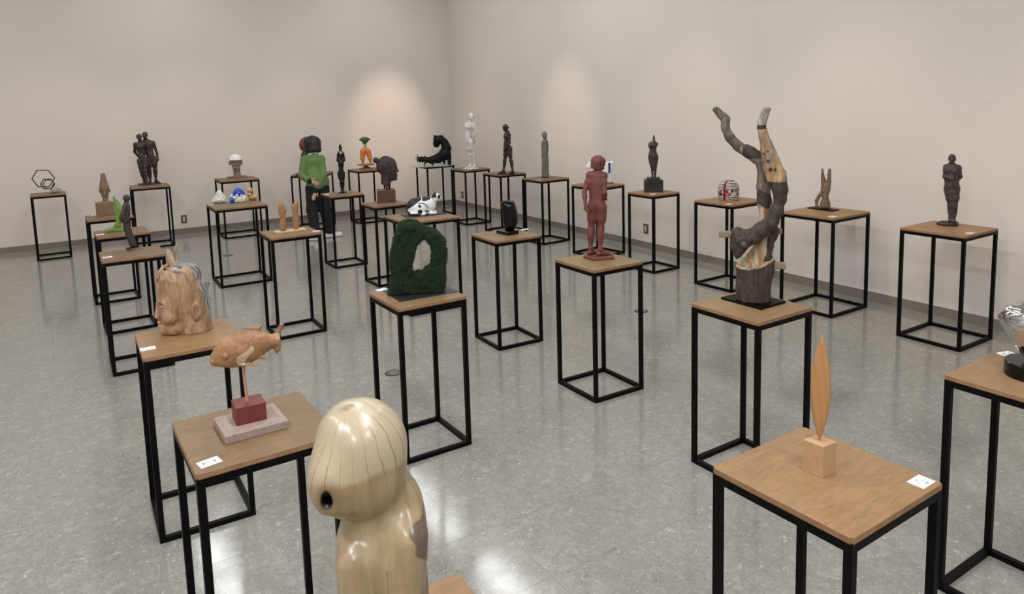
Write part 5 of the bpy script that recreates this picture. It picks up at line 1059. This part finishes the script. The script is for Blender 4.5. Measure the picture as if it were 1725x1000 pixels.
# ------------------------------------------------------------------ the visitor
t = empty('person', (-2.855, 10.618, 0), 0.2627, 'person in green sweater and black trousers leaning over, hands behind back', 'person')
fh = 1.56; M_SKIN = mottled('skin', srgb(196, 150, 128), srgb(210, 166, 144), 8, 0.55, 0.05)
J = dict(head=(-.050, .245, 1.375), neck=(-.050, .175, 1.225), chest=(-.040, .115, 1.07), waist=(-.018, .045, .92), pelvis=(-.006, .0, .80), shL=(-.165, .155, 1.155), shR=(.068, .085, 1.160), elL=(-.222, .000, .935), wrL=(-.115, -.165, .872), hnL=(.010, -.262, .822), elR=(.080, -.110, .940), wrR=(-.028, -.205, .740), hnR=(-.085, -.215, .595),
         sdL=(0, 0, -1), sdR=(-.8, .6, 0), hipL=(-.080, .0, .74), hipR=(.062, -.02, .74), knL=(-.100, -.05, .43), knR=(.085, -.02, .41), anL=(-.070, -.195, .085), anR=(.125, -.035, .085), toL=(-.185, -.150, .012), toR=(.290, .015, .012))
F = Field(*fbounds(J, fh, .09), .0095); human(F, fh, J, (-.38, .92, 0), (-.75, .62, -.15), True, heavy=.70, hipw=.85); F.obj('body', M_SKIN, t)
def wool(): 
    N = NT('green_wool'); co = N.coord('Object'); a = N.noise(co, 6, 4); rib = N.n('ShaderNodeTexWave'); rib.inputs['Scale'].default_value = 60; rib.inputs['Distortion'].default_value = 2; N.l(co, rib, 0, 0)
    N.color(N.ramp(a, [(.3, srgb(86, 112, 60)), (.7, srgb(104, 130, 76))])); N.rough(.9); N.bump(rib, .15, .004); return N.m
F = Field((-.32, -.30, .68), (.24, .32, 1.32), .0080); v = lambda k_: np.array(J[k_], float); k = .035
F.cone(v('neck') + (.0, -.005, -.005), v('chest') + (0, 0, .04), .078, .118, k); F.ell(v('chest'), (.150, .115, .150), k); F.cone(v('shL') + (.02, 0, -.01), v('shR') + (-.02, 0, -.01), .066, .066, k); F.cone(v('chest') + (0, 0, -.06), v('waist'), .135, .135, k, flat=((-.38, .92, 0), .85)); F.cone(v('waist') + (.0, -.01, 0), v('pelvis') + (.008, -.028, .03), .138, .168, k, flat=((-.38, .92, 0), .92))
for c in 'LR': F.cone(v('sh' + c), v('el' + c), .062, .052, .012); F.cone(v('el' + c), v('wr' + c) * .85 + v('el' + c) * .15, .053, .042, .010)
F.cut((0, -.02, .795), (0, .25, -1)) if False else None
hemz = .785; lowc = (F.ax[2][None, None, :] < hemz) & ((F.ax[1][None, :, None] > -.150) | (F.ax[0][:, None, None] < -.085)); F.g = np.where(lowc, np.maximum(F.g, hemz - F.ax[2][None, None, :]), F.g).astype(np.float32)
F.noise(.006, .06, 5, (1, 1, .5)); F.obj('sweater', wool(), t)
F = Field((-.26, -.32, .05), (.30, .20, .92), .0088)
F.ell((-.006, -.002, .80), (.145, .120, .11)); F.ell((-.040, -.055, .76), (.085, .075, .10), .04); F.ell((.045, -.06, .76), (.085, .075, .10), .04)
for c, hx, hy in (('L', -.082, -.150), ('R', .122, -.03)):
    F.cone(v('hip' + c), v('kn' + c), .098, .084, .03); F.cone(v('kn' + c), (hx, hy, .115 if c == 'L' else .075), .084, .070, .03)
F.noise(.007, .07, 6, (1, 1, .45)); hem = .125
mL = (F.ax[0][:, None, None] < .02) & (F.ax[2][None, None, :] < .2); F.g = np.where(mL, np.maximum(F.g, .085 - F.ax[2][None, None, :]), np.maximum(F.g, .062 - F.ax[2][None, None, :])).astype(np.float32)
F.obj('trousers', mottled('black_cotton', srgb(14, 14, 17), srgb(24, 24, 28), 10, .85, .1), t)
F = Field((-.23, .02, 1.18), (.12, .42, 1.56), .0070); hc = np.array((-.045, .215, 1.372))
F.ell(hc + (0, .0, .015), (.122, .128, .118)); F.cone(hc + (0, -.01, .0), hc + (.005, -.035, -.075), .122, .120, .03); F.ell(hc + (-.075, .085, -.05), (.062, .07, .10), .02, sub=True); F.noise(.006, .03, 3, (1.6, 1.6, .25)); F.cut(hc + (0, 0, -.128), (.10, -.22, -1))
F.obj('hair', mottled('black_hair', srgb(9, 8, 9), srgb(17, 15, 16), 30, .5, .4, stretch=(3, 3, .3)), t)
F = Field((-.16, .04, 1.14), (.07, .27, 1.31), .0065); F.cone((-.05, .150, 1.205), (-.05, .165, 1.228), .078, .072, 0, flat=((0, 1, 0), .9)); F.cone((-.05, .14, 1.15), (-.05, .19, 1.33), .060, .056, .004, sub=True); F.obj('collar', mottled('white_cotton', srgb(214, 212, 204), srgb(226, 224, 218), 10, .8, 0), t)
for c in 'LR':
    d_ = nrm(v('wr' + c) - v('el' + c)); F = Field(v('wr' + c) - .09, v('wr' + c) + .09, .006); F.cone(v('wr' + c) - d_ * .035, v('wr' + c) + d_ * .022, .036, .034); F.obj('cuff', MATS['black_cotton'], t)
M_SHOE = mottled('white_sneaker', srgb(212, 212, 214), srgb(228, 228, 230), 10, .6, .05)
for c in 'LR':
    an, to = v('an' + c), v('to' + c); fd = nrm((to - an) * (1, 1, 0)); heel = np.array((an[0], an[1], 0)) - fd * .05; toe = np.array((to[0], to[1], 0)) - fd * .02; sd = np.array((fd[1], -fd[0], 0))
    F = Field(np.minimum(heel, toe) - .08, np.maximum(heel, toe) + (.08, .08, .15), .0055)
    F.cone(heel + (0, 0, .042), toe + (0, 0, .034), .040, .042, 0, flat=((0, 0, 1), .8)); F.cone(heel + fd * .03 + (0, 0, .05), an + (0, 0, .02), .044, .042, .02); F.cone(heel + (0, 0, .018), toe + (0, 0, .016), .041, .044, .004, flat=((0, 0, 1), .45)); F.cut((0, 0, 0), (0, 0, -1)); F.cut((0, 0, .125), (0, 0, 1)); F.obj('shoe', M_SHOE, t)

# ------------------------------------------------------------------ caption cards
M_CARD = mottled('card_paper', srgb(232, 234, 238), srgb(238, 240, 243), 10, .6, 0); M_INK = mottled('grey_ink', srgb(120, 126, 138), srgb(132, 138, 150), 10, .8, 0)
CARDS = {2: (-4.385, 7.53, 'cone-topped brown head'), 3: (-3.653, 6.324, 'green fin'), 4: (-3.03, 5.317, 'leaning wooden man'), 6: (-1.683, 3.204, 'rough carved head'), 7: (-0.955, 2.116, 'fish on the red block'), 10: (-3.40, 8.10, 'white bead mound'), 11: (-1.700, 6.185, 'pair of torsos'), 13: (-2.255, 8.755, 'figure with raised arms'), 18: (-0.66, 11.335, 'white nude'), 19: (-0.17, 10.495, 'walking nude'), 20: (0.369, 9.64, 'pillar figure'), 21: (0.095, 5.975, 'black egg'), 22: (-0.775, 4.125, 'moss'), 23: (0.60, 4.960, 'red nude'), 25: (1.552, 7.935, 'marble block'), 26: (2.114, 7.03, 'striped dome'), 28: (2.753, 6.165, 'upturned legs'), 29: (3.384, 5.285, 'rough bronze figure'), 30: (1.107, 1.888, 'wooden leaf'), 31: (1.986, 2.830, 'chrome form')}
CROT = {7: .75, 6: .58, 31: .30, 22: .8}
for k_, (x, y, what) in CARDS.items():
    z = HS + (.003 if k_ == 22 else 0); c = empty('caption_card', (x, y, z), CROT.get(k_, STANDS[k_][2]), 'small white printed caption card beside the ' + what, 'card', 'caption cards')
    w_, h_ = .064, .046
    cd = box('card', (0, 0, .0008), (w_, h_, .0016), M_CARD, c)
    if k_ == 30:
        marks = [('print_line', (0, -.001, .0017), (w_ * .8, .0014, .0004))] + [('print_text', (tx, ty, .0017), (lw, lh, .0004)) for tx, ty, lw, lh in ((-.004, .011, .010, .004), (.006, -.012, .016, .004), (.004, -.017, .010, .0025))]
    else:
        marks = [('print_line', (-.001, 0, .0017), (.0014, h_ * .78, .0004))] + [('print_text', (tx, ty, .0017), (lw, lh, .0004)) for tx, ty, lw, lh in ((-.017, .002, .006, .017), (-.010, .004, .003, .012), (.016, -.002, .005, .019), (.010, -.004, .0025, .010))]
    for nm_, c_, s_ in marks: box(nm_, c_, s_, M_INK, cd)

# ------------------------------------------------------------------ wall and floor outlets
M_PLATE = mottled('outlet_plate', srgb(84, 72, 60), srgb(96, 84, 70), 10, .4, 0, metallic=.3); M_SW = mottled('outlet_insert', srgb(196, 186, 172), srgb(204, 196, 184), 10, .5, 0); M_SLOT = mottled('outlet_slot', srgb(20, 18, 16), srgb(26, 24, 22), 10, .6, 0)
for a_, b_, z_, w_, lab in ((4.77, 0, .232, .082, 'brown framed wall outlet beside the couple stand, left wall'), (0, .356, .205, .082, 'brown framed wall outlet near the room corner'), (0, 5.414, .256, .082, 'brown framed wall outlet behind the marble block stand')):
    p = room(a_, b_, z_); left = b_ == 0
    o = empty('wall_outlet', p, PHI if left else PHI - math.pi / 2, lab, 'outlet', 'wall outlets')
    box('cover_plate', (0, -.005, 0), (w_, .010, .124), M_PLATE, o, .002); ins = box('insert', (0, -.0112, 0), (.034, .004, .076), M_SW, o, .001)
    for zz in (.018, -.018):
        for xx in (-.006, .006): box('slot', (xx, -.0134, zz), (.003, .001, .012), M_SLOT, ins)
for x, y, lab in ((-.905, 5.094, 'round metal floor outlet beside the moss stand'), (1.147, 6.443, 'round metal floor outlet behind the red nude stand'), (-3.812, 9.507, 'round metal floor outlet behind the bead stand')):
    o = empty('floor_outlet', (x, y, 0), 0, lab, 'outlet', 'floor outlets')
    M_FO = mottled('brushed_zinc', srgb(112, 114, 118), srgb(132, 134, 138), 30, .35, 0, metallic=.6)
    lathe('rim', [(.062, 0), (.060, .0035), (.054, .004), (.053, .0025), (.02, .0025)], mottled('dark_zinc', srgb(52, 50, 48), srgb(64, 62, 60), 10, .4, 0, metallic=.5), o, 40); lid = lathe('lid', [(.050, .0024), (.050, .0042), (.01, .0044)], M_FO, o, 40)
    for s_ in (-1, 1): lathe('screw', [(.006, .0043), (.006, .0052), (.002, .0054)], M_SLOT, lid, 12, c=(s_ * .036, 0, 0))
